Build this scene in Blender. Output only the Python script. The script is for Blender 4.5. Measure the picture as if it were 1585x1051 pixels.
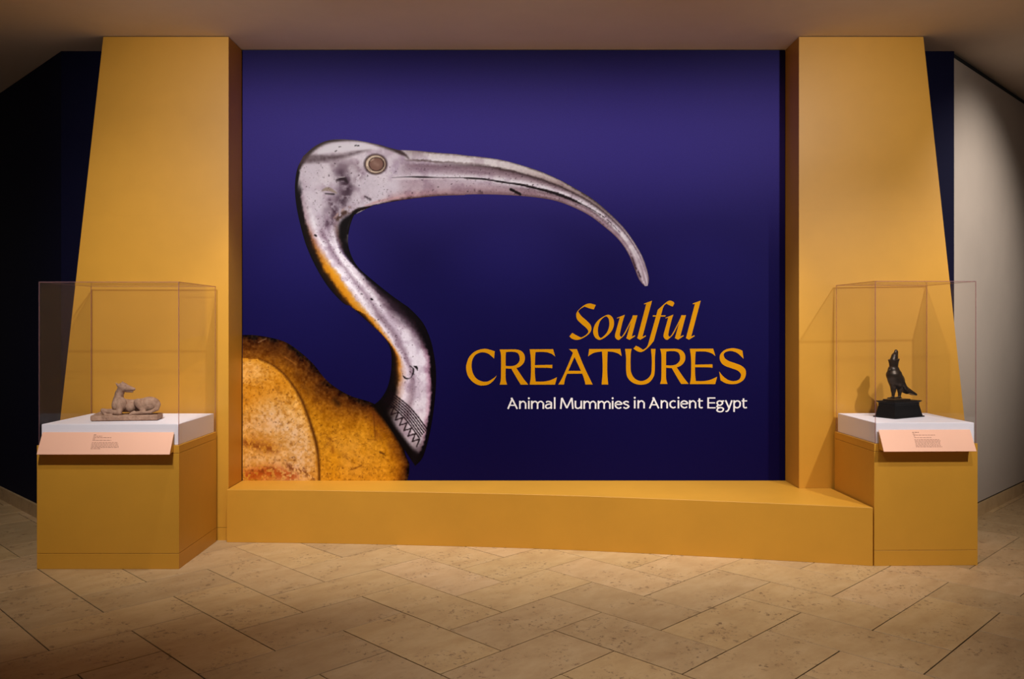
import bpy, bmesh, math, random
import numpy as np
from mathutils import Vector, Matrix
from mathutils.geometry import tessellate_polygon, delaunay_2d_cdt

for o in list(bpy.data.objects):
    bpy.data.objects.remove(o)
scn = bpy.context.scene
COL = scn.collection
R = math.radians

# ------------------------------------------------------------------ camera
F_PX, CX, CY, EYE = 1310.0, 790.0, 501.0, 1.5      # focal length, principal point (px), eye height (m)
cam = bpy.data.cameras.new('camera')
cam_o = bpy.data.objects.new('camera', cam)
COL.objects.link(cam_o)
cam.sensor_width = 36.0
cam.lens = F_PX * 36.0 / 1585.0
cam.shift_x = (792.5 - CX) / 1585.0
cam.shift_y = (CY - 525.5) / 1585.0
cam.clip_end = 60
cam_o.location = (0, 0, EYE)
cam_o.rotation_euler = (R(90), 0, 0)
scn.camera = cam_o

# ------------------------------------------------------------------ world, exposure
w = bpy.data.worlds.new('world')
scn.world = w
w.use_nodes = True
bg = w.node_tree.nodes['Background']
bg.inputs[0].default_value = (1.0, 0.88, 0.78, 1)
bg.inputs[1].default_value = 0.075
scn.cycles.transparent_max_bounces = 32      # rays cross many acrylic faces
vs = scn.view_settings
vs.view_transform = 'Standard'
vs.look = 'None'
vs.gamma = 1.0
vs.use_curve_mapping = False
vs.exposure = 0.0

# ------------------------------------------------------------------ ceiling track spots (behind the top of the frame)
def spot(name, loc, target, power, angle, blend=1.0, radius=0.04, color=(1.0, 0.965, 0.92)):
    l = bpy.data.lights.new(name, 'SPOT')
    l.energy = power
    l.spot_size = R(angle)
    l.spot_blend = blend
    l.shadow_soft_size = radius
    l.color = color
    o = bpy.data.objects.new(name, l)
    COL.objects.link(o)
    o.location = loc
    o.rotation_euler = (Vector(target) - Vector(loc)).to_track_quat('-Z', 'Y').to_euler()
    return o

SPOTS = [((3.35, 2.7, 3.38), (2.5, 5.5, 0.9), 340, 54, 0.035), ((-1.75, 2.7, 3.38), (-2.45, 5.5, 0.95), 260, 68, 0.035),   # on the two cases
         ((2.4, 3.3, 3.38), (2.2, 6.0, 2.05), 165, 94, 0.05), ((0.2, 3.3, 3.38), (0.1, 6.0, 1.9), 150, 88, 0.05), ((-2.0, 3.3, 3.38), (-1.75, 6.0, 2.05), 172, 94, 0.05),   # wall wash
         ((1.5, 4.95, 3.38), (1.25, 5.75, 0.3), 155, 64, 0.04), ((0.0, 4.95, 3.38), (0.0, 5.85, 0.3), 162, 64, 0.04), ((-1.5, 4.95, 3.38), (-1.3, 5.9, 0.3), 162, 64, 0.04),   # on the platform
         ((0.6, 3.3, 3.38), (0.7, 4.2, 0.0), 260, 76, 0.05), ((4.6, 4.3, 3.38), (3.6, 6.6, 2.05), 330, 56, 0.05)]   # floor, grey wall
for loc, tgt, pw_, ang, rad in SPOTS:
    spot('track_spot', loc, tgt, pw_, ang, 1.0, rad)

# ------------------------------------------------------------------ helpers
def lin(c):
    c = np.asarray(c, float) / 255.0
    return tuple(np.where(c <= 0.04045, c / 12.92, ((c + 0.055) / 1.055) ** 2.4))

def srgb(r, g, b):
    return (*lin((r, g, b)), 1.0)

def tag(o, label=None, cat=None, group=None, kind=None):
    if label: o['label'] = label
    if cat: o['category'] = cat
    if group: o['group'] = group
    if kind: o['kind'] = kind
    return o

def empty(name, loc, rz=0.0, parent=None):
    o = bpy.data.objects.new(name, None)
    o.empty_display_size = 0.05
    COL.objects.link(o)
    o.location = loc
    o.rotation_euler = (0, 0, rz)
    if parent: o.parent = parent
    return o

def link(name, me, mat, parent=None, loc=(0, 0, 0), rot=(0, 0, 0), smooth=False):
    o = bpy.data.objects.new(name, me)
    COL.objects.link(o)
    if mat is not None and not me.materials:
        me.materials.append(mat)
    if parent: o.parent = parent
    o.location = loc
    o.rotation_euler = rot
    if smooth:
        me.polygons.foreach_set('use_smooth', [True] * len(me.polygons))
    return o

def mesh_from(name, verts, faces):
    me = bpy.data.meshes.new(name)
    me.from_pydata([tuple(v) for v in verts], [], [tuple(f) for f in faces])
    me.validate()
    me.update()
    return me

def fix_normals(bm):
    bmesh.ops.recalc_face_normals(bm, faces=bm.faces[:])

def bm_mesh(name, bm):
    me = bpy.data.meshes.new(name)
    bm.to_mesh(me)
    bm.free()
    return me

def prism_bm(poly, z0, z1, bevel=0.0, seg=1, bm=None):
    """vertical prism over a plan polygon"""
    own = bm is None
    if own: bm = bmesh.new()
    lo = [bm.verts.new((x, y, z0)) for x, y in poly]
    hi = [bm.verts.new((x, y, z1)) for x, y in poly]
    n = len(poly)
    fs = [bm.faces.new(lo[::-1]), bm.faces.new(hi)]
    for i in range(n):
        fs.append(bm.faces.new((lo[i], lo[(i + 1) % n], hi[(i + 1) % n], hi[i])))
    if own:
        fix_normals(bm)
        if bevel:
            bmesh.ops.bevel(bm, geom=bm.edges[:], offset=bevel, segments=seg, affect='EDGES', clamp_overlap=True)
    return bm

def box_bm(x0, x1, y0, y1, z0, z1, bevel=0.0, seg=1):
    return prism_bm([(x0, y0), (x1, y0), (x1, y1), (x0, y1)], z0, z1, bevel, seg)

def box(name, x0, x1, y0, y1, z0, z1, mat, parent=None, bevel=0.0, seg=1):
    return link(name, bm_mesh(name, box_bm(x0, x1, y0, y1, z0, z1, bevel, seg)), mat, parent)

# ------------------------------------------------------------------ materials
def new_mat(name):
    m = bpy.data.materials.new(name)
    m.use_nodes = True
    nt = m.node_tree
    return m, nt, nt.nodes['Principled BSDF']

def noise_node(nt, scale, detail=4, rough=0.6, vec=None):
    n = nt.nodes.new('ShaderNodeTexNoise')
    n.inputs['Scale'].default_value = scale
    n.inputs['Detail'].default_value = detail
    n.inputs['Roughness'].default_value = rough
    if vec: nt.links.new(vec, n.inputs['Vector'])
    return n

def ramp(nt, fac, stops):
    r = nt.nodes.new('ShaderNodeValToRGB')
    els = r.color_ramp.elements
    while len(els) < len(stops): els.new(0.5)
    for e, (p, c) in zip(els, stops):
        e.position = p
        e.color = c
    nt.links.new(fac, r.inputs[0])
    return r

def bump(nt, height, strength, dist, target):
    b = nt.nodes.new('ShaderNodeBump')
    b.inputs['Strength'].default_value = strength
    b.inputs['Distance'].default_value = dist
    nt.links.new(height, b.inputs['Height'])
    nt.links.new(b.outputs[0], target.inputs['Normal'])

def paint(name, rgb, rough=0.6, var=0.06, scale=3.0, grain=220.0, bstr=0.12, spec=0.5):
    m, nt, p = new_mat(name)
    tc = nt.nodes.new('ShaderNodeTexCoord')
    n = noise_node(nt, scale, 5, 0.6, tc.outputs['Object'])
    a = tuple(max(0, c * (1 - var)) for c in lin(rgb)) + (1,)
    b = tuple(c * (1 + var) for c in lin(rgb)) + (1,)
    r = ramp(nt, n.outputs[0], [(0.3, a), (0.7, b)])
    nt.links.new(r.outputs[0], p.inputs['Base Color'])
    p.inputs['Roughness'].default_value = rough
    p.inputs['Specular IOR Level'].default_value = spec
    if bstr:
        g = noise_node(nt, grain, 2, 0.5, tc.outputs['Object'])
        bump(nt, g.outputs[0], bstr, 0.002, p)
    return m

M = {}
M['gold'] = paint('ochre_paint', (206, 148, 46), 0.48, 0.04, spec=0.5)
M['seam'] = paint('dark_seam', (60, 36, 10), 0.8, 0.02, bstr=0)
M['navy'] = paint('navy_paint', (9, 8, 34), 0.7, 0.05, spec=0.08)
M['navy_vinyl'] = paint('navy_vinyl_print', (28, 22, 92), 0.42, 0.04, scale=2.0, grain=420, bstr=0.10)
M['grey'] = paint('grey_plaster', (172, 156, 142), 0.85, 0.03, grain=90, bstr=0.2)
M['ceil'] = paint('ceiling_plaster', (226, 210, 194), 0.9, 0.03, grain=90, bstr=0.1)
M['black'] = paint('black_reveal', (6, 6, 8), 0.9, 0.02, bstr=0)
M['white'] = paint('white_deck_paint', (244, 240, 250), 0.6, 0.02)
M['peach'] = paint('peach_card', (244, 188, 160), 0.7, 0.02)
M['ink'] = paint('dark_print_ink', (138, 92, 78), 0.8, 0.02, bstr=0)
M['title_gold'] = paint('gold_vinyl_letter', (206, 140, 2), 0.6, 0.03, scale=8, grain=400, bstr=0.05, spec=0.08)
M['title_white'] = paint('white_vinyl_letter', (238, 236, 240), 0.5, 0.01, bstr=0)
M['bronze_black'] = paint('black_lacquer', (4, 4, 5), 0.55, 0.1, spec=0.2)

# travertine: each tile object gets its own tone and its own grain offset
m, nt, p = new_mat('travertine')
tc = nt.nodes.new('ShaderNodeTexCoord')
oi = nt.nodes.new('ShaderNodeObjectInfo')
off = nt.nodes.new('ShaderNodeVectorMath'); off.operation = 'MULTIPLY_ADD'
comb = nt.nodes.new('ShaderNodeCombineXYZ')
for i in range(3): nt.links.new(oi.outputs['Random'], comb.inputs[i])
nt.links.new(comb.outputs[0], off.inputs[0])
off.inputs[1].default_value = (57.0, 31.0, 13.0)
nt.links.new(tc.outputs['Object'], off.inputs[2])
mp = nt.nodes.new('ShaderNodeMapping')
mp.inputs['Scale'].default_value = (3.0, 6.0, 4.0)
nt.links.new(off.outputs[0], mp.inputs[0])
n1 = noise_node(nt, 1.6, 8, 0.68, mp.outputs[0])
r1 = ramp(nt, n1.outputs[0], [(0.2, srgb(168, 136, 98)), (0.5, srgb(186, 156, 116)), (0.8, srgb(200, 172, 134))])
tone = ramp(nt, oi.outputs['Random'], [(0.0, (0.84, 0.81, 0.75, 1)), (0.35, (0.94, 0.91, 0.86, 1)), (0.7, (1.0, 0.96, 0.84, 1)), (1.0, (1.05, 1.0, 0.98, 1))])
mul = nt.nodes.new('ShaderNodeMixRGB'); mul.blend_type = 'MULTIPLY'; mul.inputs[0].default_value = 1.0
nt.links.new(r1.outputs[0], mul.inputs[1]); nt.links.new(tone.outputs[0], mul.inputs[2])
n2 = noise_node(nt, 34.0, 4, 0.75, off.outputs[0])
n3 = noise_node(nt, 5.0, 2, 0.5, off.outputs[0])
pits = nt.nodes.new('ShaderNodeMath'); pits.operation = 'MULTIPLY'
nt.links.new(ramp(nt, n2.outputs[0], [(0.56, (0, 0, 0, 1)), (0.63, (1, 1, 1, 1))]).outputs[0], pits.inputs[0])
nt.links.new(ramp(nt, n3.outputs[0], [(0.46, (0, 0, 0, 1)), (0.60, (1, 1, 1, 1))]).outputs[0], pits.inputs[1])
mx = nt.nodes.new('ShaderNodeMixRGB'); mx.inputs[2].default_value = srgb(96, 70, 48)
mm = nt.nodes.new('ShaderNodeMath'); mm.operation = 'MULTIPLY'; mm.inputs[1].default_value = 0.75
nt.links.new(pits.outputs[0], mm.inputs[0]); nt.links.new(mm.outputs[0], mx.inputs[0])
nt.links.new(mul.outputs[0], mx.inputs[1])
nt.links.new(mx.outputs[0], p.inputs['Base Color'])
p.inputs['Roughness'].default_value = 0.5
inv = nt.nodes.new('ShaderNodeMath'); inv.operation = 'MULTIPLY'; inv.inputs[1].default_value = -1
nt.links.new(pits.outputs[0], inv.inputs[0])
bump(nt, inv.outputs[0], 0.4, 0.002, p)
M['stone'] = m
M['grout'] = paint('dark_grout', (40, 26, 14), 0.9, 0.1, bstr=0)

# clear acrylic: thin sheet, fresnel sheen over a faint tint and a diffuse trace imitating reflected haze
m, nt, p = new_mat('clear_acrylic')
nt.nodes.remove(p)
out = nt.nodes['Material Output']
tr = nt.nodes.new('ShaderNodeBsdfTransparent'); tr.inputs[0].default_value = (0.997, 0.994, 0.993, 1)
gl = nt.nodes.new('ShaderNodeBsdfGlossy'); gl.inputs['Roughness'].default_value = 0.02
df = nt.nodes.new('ShaderNodeBsdfDiffuse'); df.inputs[0].default_value = (0.75, 0.62, 0.62, 1)
lw = nt.nodes.new('ShaderNodeLayerWeight'); lw.inputs[0].default_value = 0.5
pw = nt.nodes.new('ShaderNodeMath'); pw.operation = 'POWER'; pw.inputs[1].default_value = 5.0
nt.links.new(lw.outputs['Facing'], pw.inputs[0])
fr = nt.nodes.new('ShaderNodeMapRange'); fr.inputs[3].default_value = 0.006; fr.inputs[4].default_value = 0.5
nt.links.new(pw.outputs[0], fr.inputs[0])
mixd = nt.nodes.new('ShaderNodeMixShader'); mixd.inputs[0].default_value = 0.004
mixg = nt.nodes.new('ShaderNodeMixShader')
nt.links.new(tr.outputs[0], mixd.inputs[1]); nt.links.new(df.outputs[0], mixd.inputs[2])
nt.links.new(fr.outputs[0], mixg.inputs[0]); nt.links.new(mixd.outputs[0], mixg.inputs[1]); nt.links.new(gl.outputs[0], mixg.inputs[2])
nt.links.new(mixg.outputs[0], out.inputs[0])
M['acrylic'] = m
m, nt, p = new_mat('acrylic_edge')
nt.nodes.remove(p)
out = nt.nodes['Material Output']
tr = nt.nodes.new('ShaderNodeBsdfTransparent'); tr.inputs[0].default_value = (0.88, 0.78, 0.76, 1)
df = nt.nodes.new('ShaderNodeBsdfPrincipled'); df.inputs['Base Color'].default_value = srgb(170, 130, 140); df.inputs['Roughness'].default_value = 0.25
mixd = nt.nodes.new('ShaderNodeMixShader'); mixd.inputs[0].default_value = 0.22
nt.links.new(tr.outputs[0], mixd.inputs[1]); nt.links.new(df.outputs[0], mixd.inputs[2])
nt.links.new(mixd.outputs[0], out.inputs[0])
M['acrylic_edge'] = m

# ------------------------------------------------------------------ room shell
WY, CEIL = 6.15, 3.49             # back plane of pylons and mural face, ceiling height
WB = WY + 0.03                     # face of the wall itself
XL, XR = -3.28, 3.24                 # corners where the front wall turns back at 45 degrees
RUN = 6.5
floor = tag(box('floor', -12, 12, -2.5, 14, -0.15, -0.012, M['stone']), 'pale travertine floor laid in herringbone', kind='structure')
ceiling = tag(box('ceiling', -12, 12, -2.5, 14, CEIL, CEIL + 0.15, M['ceil']), 'flat grey brown plaster ceiling', kind='structure')
wall_back = tag(box('wall_back', XL, XR, WB, WB + 0.2, 0, CEIL, M['navy']), 'dark navy front wall behind the ochre pylons', kind='structure')
def slanted(x, y, sgn, depth, z0, z1, name, mat, proud=0.0):
    d = Vector((sgn, 1)).normalized()
    n = Vector((sgn, -1)).normalized()      # towards the room
    a = Vector((x, y)) + n * proud
    b = a + d * RUN * 1.42
    poly = [a, b, b - n * depth, a - n * depth]
    return link(name, bm_mesh(name, prism_bm([tuple(q) for q in poly], z0, z1)), mat)
tag(slanted(XL, WB, -1, 0.2, 0, CEIL, 'wall_left', M['navy']), 'dark navy wall slanting away', kind='structure')
tag(slanted(XR, WB, 1, 0.2, 0.115, CEIL - 0.05, 'wall_right', M['grey']), 'grey plaster wall slanting away', kind='structure')
tag(slanted(XR, WB, 1, 0.19, CEIL - 0.05, CEIL, 'trim_1', M['black'], -0.02), 'black shadow gap under the ceiling', kind='structure')
tag(slanted(XR, WB, 1, 0.19, 0.10, 0.115, 'trim_2', M['black'], -0.015), 'black reveal above the stone baseboard', kind='structure')
tag(slanted(XR, WB, 1, 0.19, 0, 0.10, 'baseboard_right', M['stone'], 0.0), 'stone baseboard of the grey wall', kind='structure')
tag(slanted(XL, WB, -1, 0.02, 0, 0.10, 'baseboard_left', M['stone'], 0.02), 'stone baseboard of the navy wall', kind='structure')

# herringbone tiles, 1 x 2 modules, laid at 45 degrees
T, JW = 0.366, 0.005
U0, V0 = 1.25, 1.31
def tile_mesh(lu, lv):
    bm = box_bm(JW / 2, lu - JW / 2, JW / 2, lv - JW / 2, -0.012, 0.0, 0.0012)
    return bm_mesh('tile', bm)
tm_u, tm_v = tile_mesh(2 * T, T), tile_mesh(T, 2 * T)
for me in (tm_u, tm_v): me.materials.append(M['stone'])
s2 = math.sqrt(0.5)
rng = random.Random(4)
count = 0
cands = []
for i in range(-12, 22):
    for j in range(-12, 22):
        k = (j - i) % 4
        if k not in (0, 1): continue
        u, v = U0 + i * T, V0 + j * T
        cu, cv = (u + T, v + T / 2) if k == 0 else (u + T / 2, v + T)
        x, y = (cu - cv) * s2, (cu + cv) * s2
        if y < 2.9 or y > 7.9 or abs(x) > 0.62 * y + 0.75: continue
        if y > WB + max(0.0, abs(x) - 3.25) + 0.55: continue
        cands.append((y, k, u, v))
cands.sort()
for y, k, u, v in cands[:300]:
    o = bpy.data.objects.new('tile', tm_u if k == 0 else tm_v)
    COL.objects.link(o)
    o.location = ((u - v) * s2, (u + v) * s2, rng.uniform(-0.0004, 0.0004))
    o.rotation_euler = (0, 0, R(45))
    o.parent = floor
box('grout_bed', -6.5, 6.5, 2.2, 8.6, -0.012, -0.0045, M['grout'], floor)

# ------------------------------------------------------------------ pylons flanking the mural
PY = 5.859
def pylon(sgn, inner, top_out, bot_out, label, seams):
    root = empty('pylon', (sgn * (inner + bot_out) / 2, (PY + WY) / 2, 0))
    tag(root, label, 'pylon', 'tapered ochre pylons')
    def xo(z): return bot_out + (top_out - bot_out) * z / CEIL
    zs = [0.0, 0.0905] + seams + [CEIL - 0.004]
    for a, b in zip(zs[:-1], zs[1:]):
        g = 0.0022 if a == 0.0 else 0.00015
        bm = bmesh.new()
        a2, b2 = a, b - g
        pts = []
        for z in (a2, b2):
            for x, y in ((inner, PY), (xo(z), PY), (xo(z), WY), (inner, WY)):
                pts.append(bm.verts.new((sgn * x - root.location.x, y - root.location.y, z)))
        for f in ((0, 1, 2, 3), (4, 5, 6, 7), (0, 1, 5, 4), (1, 2, 6, 5), (2, 3, 7, 6), (3, 0, 4, 7)):
            bm.faces.new([pts[q] for q in f])
        fix_normals(bm)
        link('plinth_board' if a == 0.0 else 'panel', bm_mesh('panel', bm), M['gold'], root)
    box('seam_core', *sorted((sgn * (inner + 0.006) - root.location.x, sgn * (top_out - 0.01) - root.location.x)), PY + 0.006 - root.location.y, WY - 0.002 - root.location.y, 0.01, CEIL - 0.003, M['seam'], root)
    return root
pylon(-1, 1.951, 2.8175, 3.21, 'ochre pylon with slanting outer edge behind the case holding the dog', [1.227, 2.25])
pylon(1, 1.998, 2.858, 3.234, 'ochre pylon with slanting outer edge behind the case holding the falcon', [1.227, 2.29])

# ------------------------------------------------------------------ low platform with a curved front
PZ = 0.361
front = [(-1.946, 5.806), (-1.38, 5.782), (-0.824, 5.742), (-0.26, 5.689), (0.30, 5.622), (0.80, 5.537), (1.295, 5.441), (1.77, 5.344), (2.2435, 5.236)]
def crom(pts, n=6):
    out = []
    P = [np.array(q, float) for q in pts]
    P = [2 * P[0] - P[1]] + P + [2 * P[-1] - P[-2]]
    for i in range(1, len(P) - 2):
        for t in np.linspace(0, 1, n, endpoint=False):
            a, b, c, d = P[i - 1], P[i], P[i + 1], P[i + 2]
            out.append(0.5 * (2 * b + (c - a) * t + (2 * a - 5 * b + 4 * c - d) * t * t + (3 * b - a - 3 * c + d) * t ** 3))
    out.append(P[-2])
    return out
fr_pts = [tuple(q) for q in crom(front, 5)]
plan = fr_pts + [(2.218, PY - 0.002), (1.996, PY - 0.002), (1.996, WY - 0.006), (-1.946, WY - 0.006)]
platform = link('platform', bm_mesh('platform', prism_bm(plan, 0, PZ, 0.0015)), M['gold'])
tag(platform, 'low ochre platform with curved front running along the foot of the mural', 'platform')

# ------------------------------------------------------------------ pedestals, decks, cases, labels
def pedestal(loc, rz, wd, dp, label):
    root = empty('pedestal', loc, rz)
    tag(root, label, 'pedestal', 'ochre display pedestals')
    hw = wd / 2
    for nm, z0, z1, ins in (('plinth_board', 0.0, 0.0945, 0.0), ('body', 0.0965, 0.7075, 0.0), ('top_board', 0.7095, 0.756, 0.0)):
        box(nm, -hw + ins, hw - ins, 0, dp, z0, z1, M['gold'], root, 0.0012)
    box('seam_core', -hw + 0.006, hw - 0.006, 0.006, dp - 0.006, 0.004, 0.75, M['seam'], root)
    return root

def case(loc, rz, wd, dp, h, label):
    root = empty('display_case', loc, rz)
    tag(root, label, 'display case', 'clear acrylic display cases')
    hw, t = wd / 2, 0.006
    def pane(x0, x1, y0, y1, z0, z1):
        box('panel', x0, x1, y0, y1, z0, z1, M['acrylic'], root)
    e = 0.0045
    pane(-hw + e, hw - e, 0, t, 0.0, h - e)
    pane(-hw + e, hw - e, dp - t, dp, 0.0, h - e)
    pane(-hw, -hw + t, e, dp - e, 0.0, h - e)
    pane(hw - t, hw, e, dp - e, 0.0, h - e)
    pane(-hw + e, hw - e, e, dp - e, h - t, h)
    # polished glued edges
    for sx in (-1, 1):
        for y in (0, dp - e):
            x = sx * (hw - e / 2)
            box('edge', x - e / 2, x + e / 2, y, y + e, 0, h - e, M['acrylic_edge'], root)
    for y in (0, dp - e):
        box('edge', -hw, hw, y, y + e, h - e, h, M['acrylic_edge'], root)
    for sx in (-1, 1):
        x = sx * (hw - e / 2)
        box('edge', x - e / 2, x + e / 2, e, dp - e, h - e, h, M['acrylic_edge'], root)
    return root

def label_panel(loc, rz, wd, ztop, zbot, reach, lines, label):
    """wedge-shaped caption: peach card on an ochre bracket; loc = back centre"""
    root = empty('caption_panel', loc, rz)
    tag(root, label, 'label', 'peach caption panels')
    hw, t = wd / 2, 0.004
    A, B = Vector((0, -0.002, ztop)), Vector((0, -reach, zbot))
    d = (B - A).normalized()
    n = Vector((0, d.z, -d.y)); n = n if n.y < 0 else -n
    bm = bmesh.new()
    q = []
    for x in (-hw, hw):
        for pnt in (A, B, B - n * t, A - n * t):
            q.append(bm.verts.new((x, pnt.y, pnt.z)))
    for f in ((0, 1, 2, 3), (4, 5, 6, 7), (0, 1, 5, 4), (1, 2, 6, 5), (2, 3, 7, 6), (3, 0, 4, 7)):
        bm.faces.new([q[i] for i in f])
    fix_normals(bm)
    link('card', bm_mesh('card', bm), M['peach'], root)
    bm = bmesh.new()
    q = []
    hb = hw - 0.002
    for x in (-hb, hb):
        for pnt in (A - n * t * 1.05 + Vector((0, 0, -0.004)), B - n * t * 1.05 + d * -0.004, Vector((0, -0.001, zbot + 0.006))):
            q.append(bm.verts.new((x, min(pnt.y, -0.001), pnt.z)))
    for f in ((0, 1, 2), (3, 4, 5), (0, 1, 4, 3), (1, 2, 5, 4), (2, 0, 3, 5)):
        bm.faces.new([q[i] for i in f])
    fix_normals(bm)
    link('bracket', bm_mesh('bracket', bm), M['gold'], root)
    # illegibly small printed lines: rows of word-length dashes
    rg = random.Random(int(wd * 1000))
    for u0, u1, v, bold in lines:
        vs_, fs_ = [], []
        u = u0
        hgt = 0.0036 if bold else 0.0024
        while u < u1 - 0.002:
            wl = min(rg.uniform(0.009, 0.026) * 0.8 / wd, u1 - u)
            c = A + (B - A) * v + n * 0.0006
            k = len(vs_)
            for du, dv in ((0, -1), (0, 1), (1, 1), (1, -1)):
                pnt = c + d * (dv * hgt / 2)
                vs_.append((-hw + (u + du * wl) * wd, pnt.y, pnt.z))
            fs_.append((k, k + 1, k + 2, k + 3))
            u += wl + 0.0042 * 0.8 / wd
        if fs_:
            link('text_line', mesh_from('text_line', vs_, fs_), M['ink'], root)
    return root

def uv_lines(raw, xl0, xl1, w0, w1, y0, hh):
    out = []
    for a, b, y, bold in raw:
        v = (y - y0) / hh
        l, ww = xl0 + (xl1 - xl0) * v, w0 + (w1 - w0) * v
        out.append(((a - l) / ww, (b - l) / ww, v, bold))
    return out
linesL = uv_lines([(627, 655, 122, 1), (622, 712, 136, 0), (620, 806, 151, 0), (616, 640, 164, 0), (614, 806, 178, 0), (608, 868, 201, 0), (604, 878, 214, 0), (602, 878, 227, 0), (600, 882, 240, 0), (598, 880, 252, 0), (596, 694, 265, 0)], 103, 45, 1342, 1355, 95, 227)
linesR = uv_lines([(555, 648, 132, 1), (562, 598, 155, 0), (572, 872, 170, 0), (578, 596, 186, 0), (583, 822, 206, 0), (586, 932, 235, 0), (592, 950, 252, 0), (596, 945, 269, 0), (600, 945, 286, 0), (604, 952, 303, 0), (606, 956, 320, 0), (610, 975, 337, 0)], 90, 165, 1268, 1290, 95, 305)

# left group
LW, LD, LXC, LY = 0.869, 0.655, -2.4595, 5.172
RW, RD, RRZ = 0.650, 0.600, R(1.5)
RXC, RYC = 2.252 + RW / 2 * math.cos(RRZ), 5.238 + RW / 2 * math.sin(RRZ)
pedestal((LXC, LY, 0), 0, LW, LD, 'wide ochre pedestal with dark base seam carrying the dog case')
pedestal((RXC, RYC, 0), RRZ, RW, RD, 'narrower ochre pedestal with dark base seam carrying the falcon case')
DT = 0.884
def deck(loc, rz, wd, dp, label):
    o = link('display_deck', bm_mesh('deck', box_bm(-wd / 2, wd / 2, 0, dp, 0, DT - 0.757, 0.002, 2)), M['white'], None, loc, (0, 0, rz))
    tag(o, label, 'riser', 'white decks inside the cases')
def off2(x, y, rz, dx, dy):
    return x + dx * math.cos(rz) - dy * math.sin(rz), y + dx * math.sin(rz) + dy * math.cos(rz)
deck((LXC + 0.006, LY + 0.012, 0.757), 0, 0.836, LD - 0.028, 'white deck under the reclining dog sculpture')
dx, dy = off2(RXC, RYC, RRZ, 0, 0.012)
deck((dx, dy, 0.757), RRZ, 0.619, RD - 0.028, 'white deck under the black plinth of the falcon')
case((LXC + 0.004, LY + 0.003, 0.757), 0, 0.858, LD - 0.008, 1.0, 'clear acrylic case over the reclining dog sculpture')
dx, dy = off2(RXC, RYC, RRZ, 0, 0.003)
case((dx, dy, 0.757), RRZ, 0.636, RD - 0.008, 1.008, 'clear acrylic case over the dark falcon statuette')
label_panel((-2.456, LY - 0.0005, 0), 0, 0.802, 0.837, 0.7115, 0.068, linesL, 'long peach caption panel mounted on the wide pedestal of the dog')
dx, dy = off2(RXC, RYC, RRZ, -0.012, -0.0005)
label_panel((dx, dy, 0), RRZ, 0.574, 0.843, 0.719, 0.072, linesR, 'short peach caption panel mounted on the pedestal of the falcon')

# ------------------------------------------------------------------ sculptures: smooth-union distance fields meshed with surface nets
def smin(a, b, k):
    h = np.clip(0.5 + 0.5 * (b - a) / k, 0, 1)
    return b + (a - b) * h - k * h * (1 - h)

def cone_d(P, a, b, ra, rb):
    a, b = np.array(a, float), np.array(b, float)
    ab = b - a
    t = np.clip(((P - a) @ ab) / max(ab @ ab, 1e-12), 0, 1)
    return np.linalg.norm(P - a - t[..., None] * ab, axis=-1) - (ra + (rb - ra) * t)

def ell_d(P, c, r):
    q = (P - np.array(c, float)) / np.array(r, float)
    l = np.linalg.norm(q, axis=-1)
    return (l - 1.0) * min(r)

def box_d(P, c, hs, rd):
    q = np.abs(P - np.array(c, float)) - (np.array(hs, float) - rd)
    return np.linalg.norm(np.maximum(q, 0), axis=-1) + np.minimum(q.max(-1), 0) - rd

def surface_nets(fn, lo, hi, h):
    ax = [np.arange(l, u + h, h) for l, u in zip(lo, hi)]
    X, Y, Z = np.meshgrid(*ax, indexing='ij')
    V = fn(np.stack([X, Y, Z], -1))
    inside = V < 0
    nx, ny, nz = V.shape
    c = (nx - 1, ny - 1, nz - 1)
    acc = np.zeros(c + (3,)); cnt = np.zeros(c)
    offs = [(i, j, k) for i in (0, 1) for j in (0, 1) for k in (0, 1)]
    def sub(A, o): return A[o[0]:o[0] + c[0], o[1]:o[1] + c[1], o[2]:o[2] + c[2]]
    for o in offs:
        for axn in range(3):
            if o[axn]: continue
            p = list(o); p[axn] = 1
            va, vb = sub(V, o), sub(V, p)
            cr = (va < 0) != (vb < 0)
            t = np.where(cr, va / np.where(cr, va - vb, 1), 0)
            for d in range(3):
                acc[..., d] += np.where(cr, o[d] + (t if d == axn else 0), 0)
            cnt += cr
    act = cnt > 0
    idx = -np.ones(c, int)
    idx[act] = np.arange(act.sum())
    pos = acc[act] / cnt[act][:, None]
    I = np.argwhere(act)
    verts = np.array(lo) + (I + pos) * h
    faces = []
    for axn in range(3):
        a1, a2 = [q for q in range(3) if q != axn]
        sl0 = [slice(None)] * 3; sl1 = [slice(None)] * 3
        sl0[axn] = slice(0, -1); sl1[axn] = slice(1, None)
        for q in (a1, a2):
            sl0[q] = slice(1, -1); sl1[q] = slice(1, -1)
        A, B = inside[tuple(sl0)], inside[tuple(sl1)]
        E = np.argwhere(A != B)
        if not len(E): continue
        flip = A[tuple(E.T)]
        base = E.copy(); base[:, a1] += 1; base[:, a2] += 1
        def at(d1, d2):
            b = base.copy(); b[:, a1] += d1; b[:, a2] += d2
            return idx[tuple(b.T)]
        q = np.stack([at(-1, -1), at(0, -1), at(0, 0), at(-1, 0)], 1)
        f = flip if axn != 1 else ~flip
        q[~f] = q[~f][:, ::-1]
        faces.append(q)
    return verts, np.concatenate(faces)

def sdf_mesh(name, fn, lo, hi, h):
    v, f = surface_nets(fn, lo, hi, h)
    me = bpy.data.meshes.new(name)
    me.from_pydata(v.tolist(), [], f.tolist())
    me.update()
    me.polygons.foreach_set('use_smooth', [True] * len(me.polygons))
    return me

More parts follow.
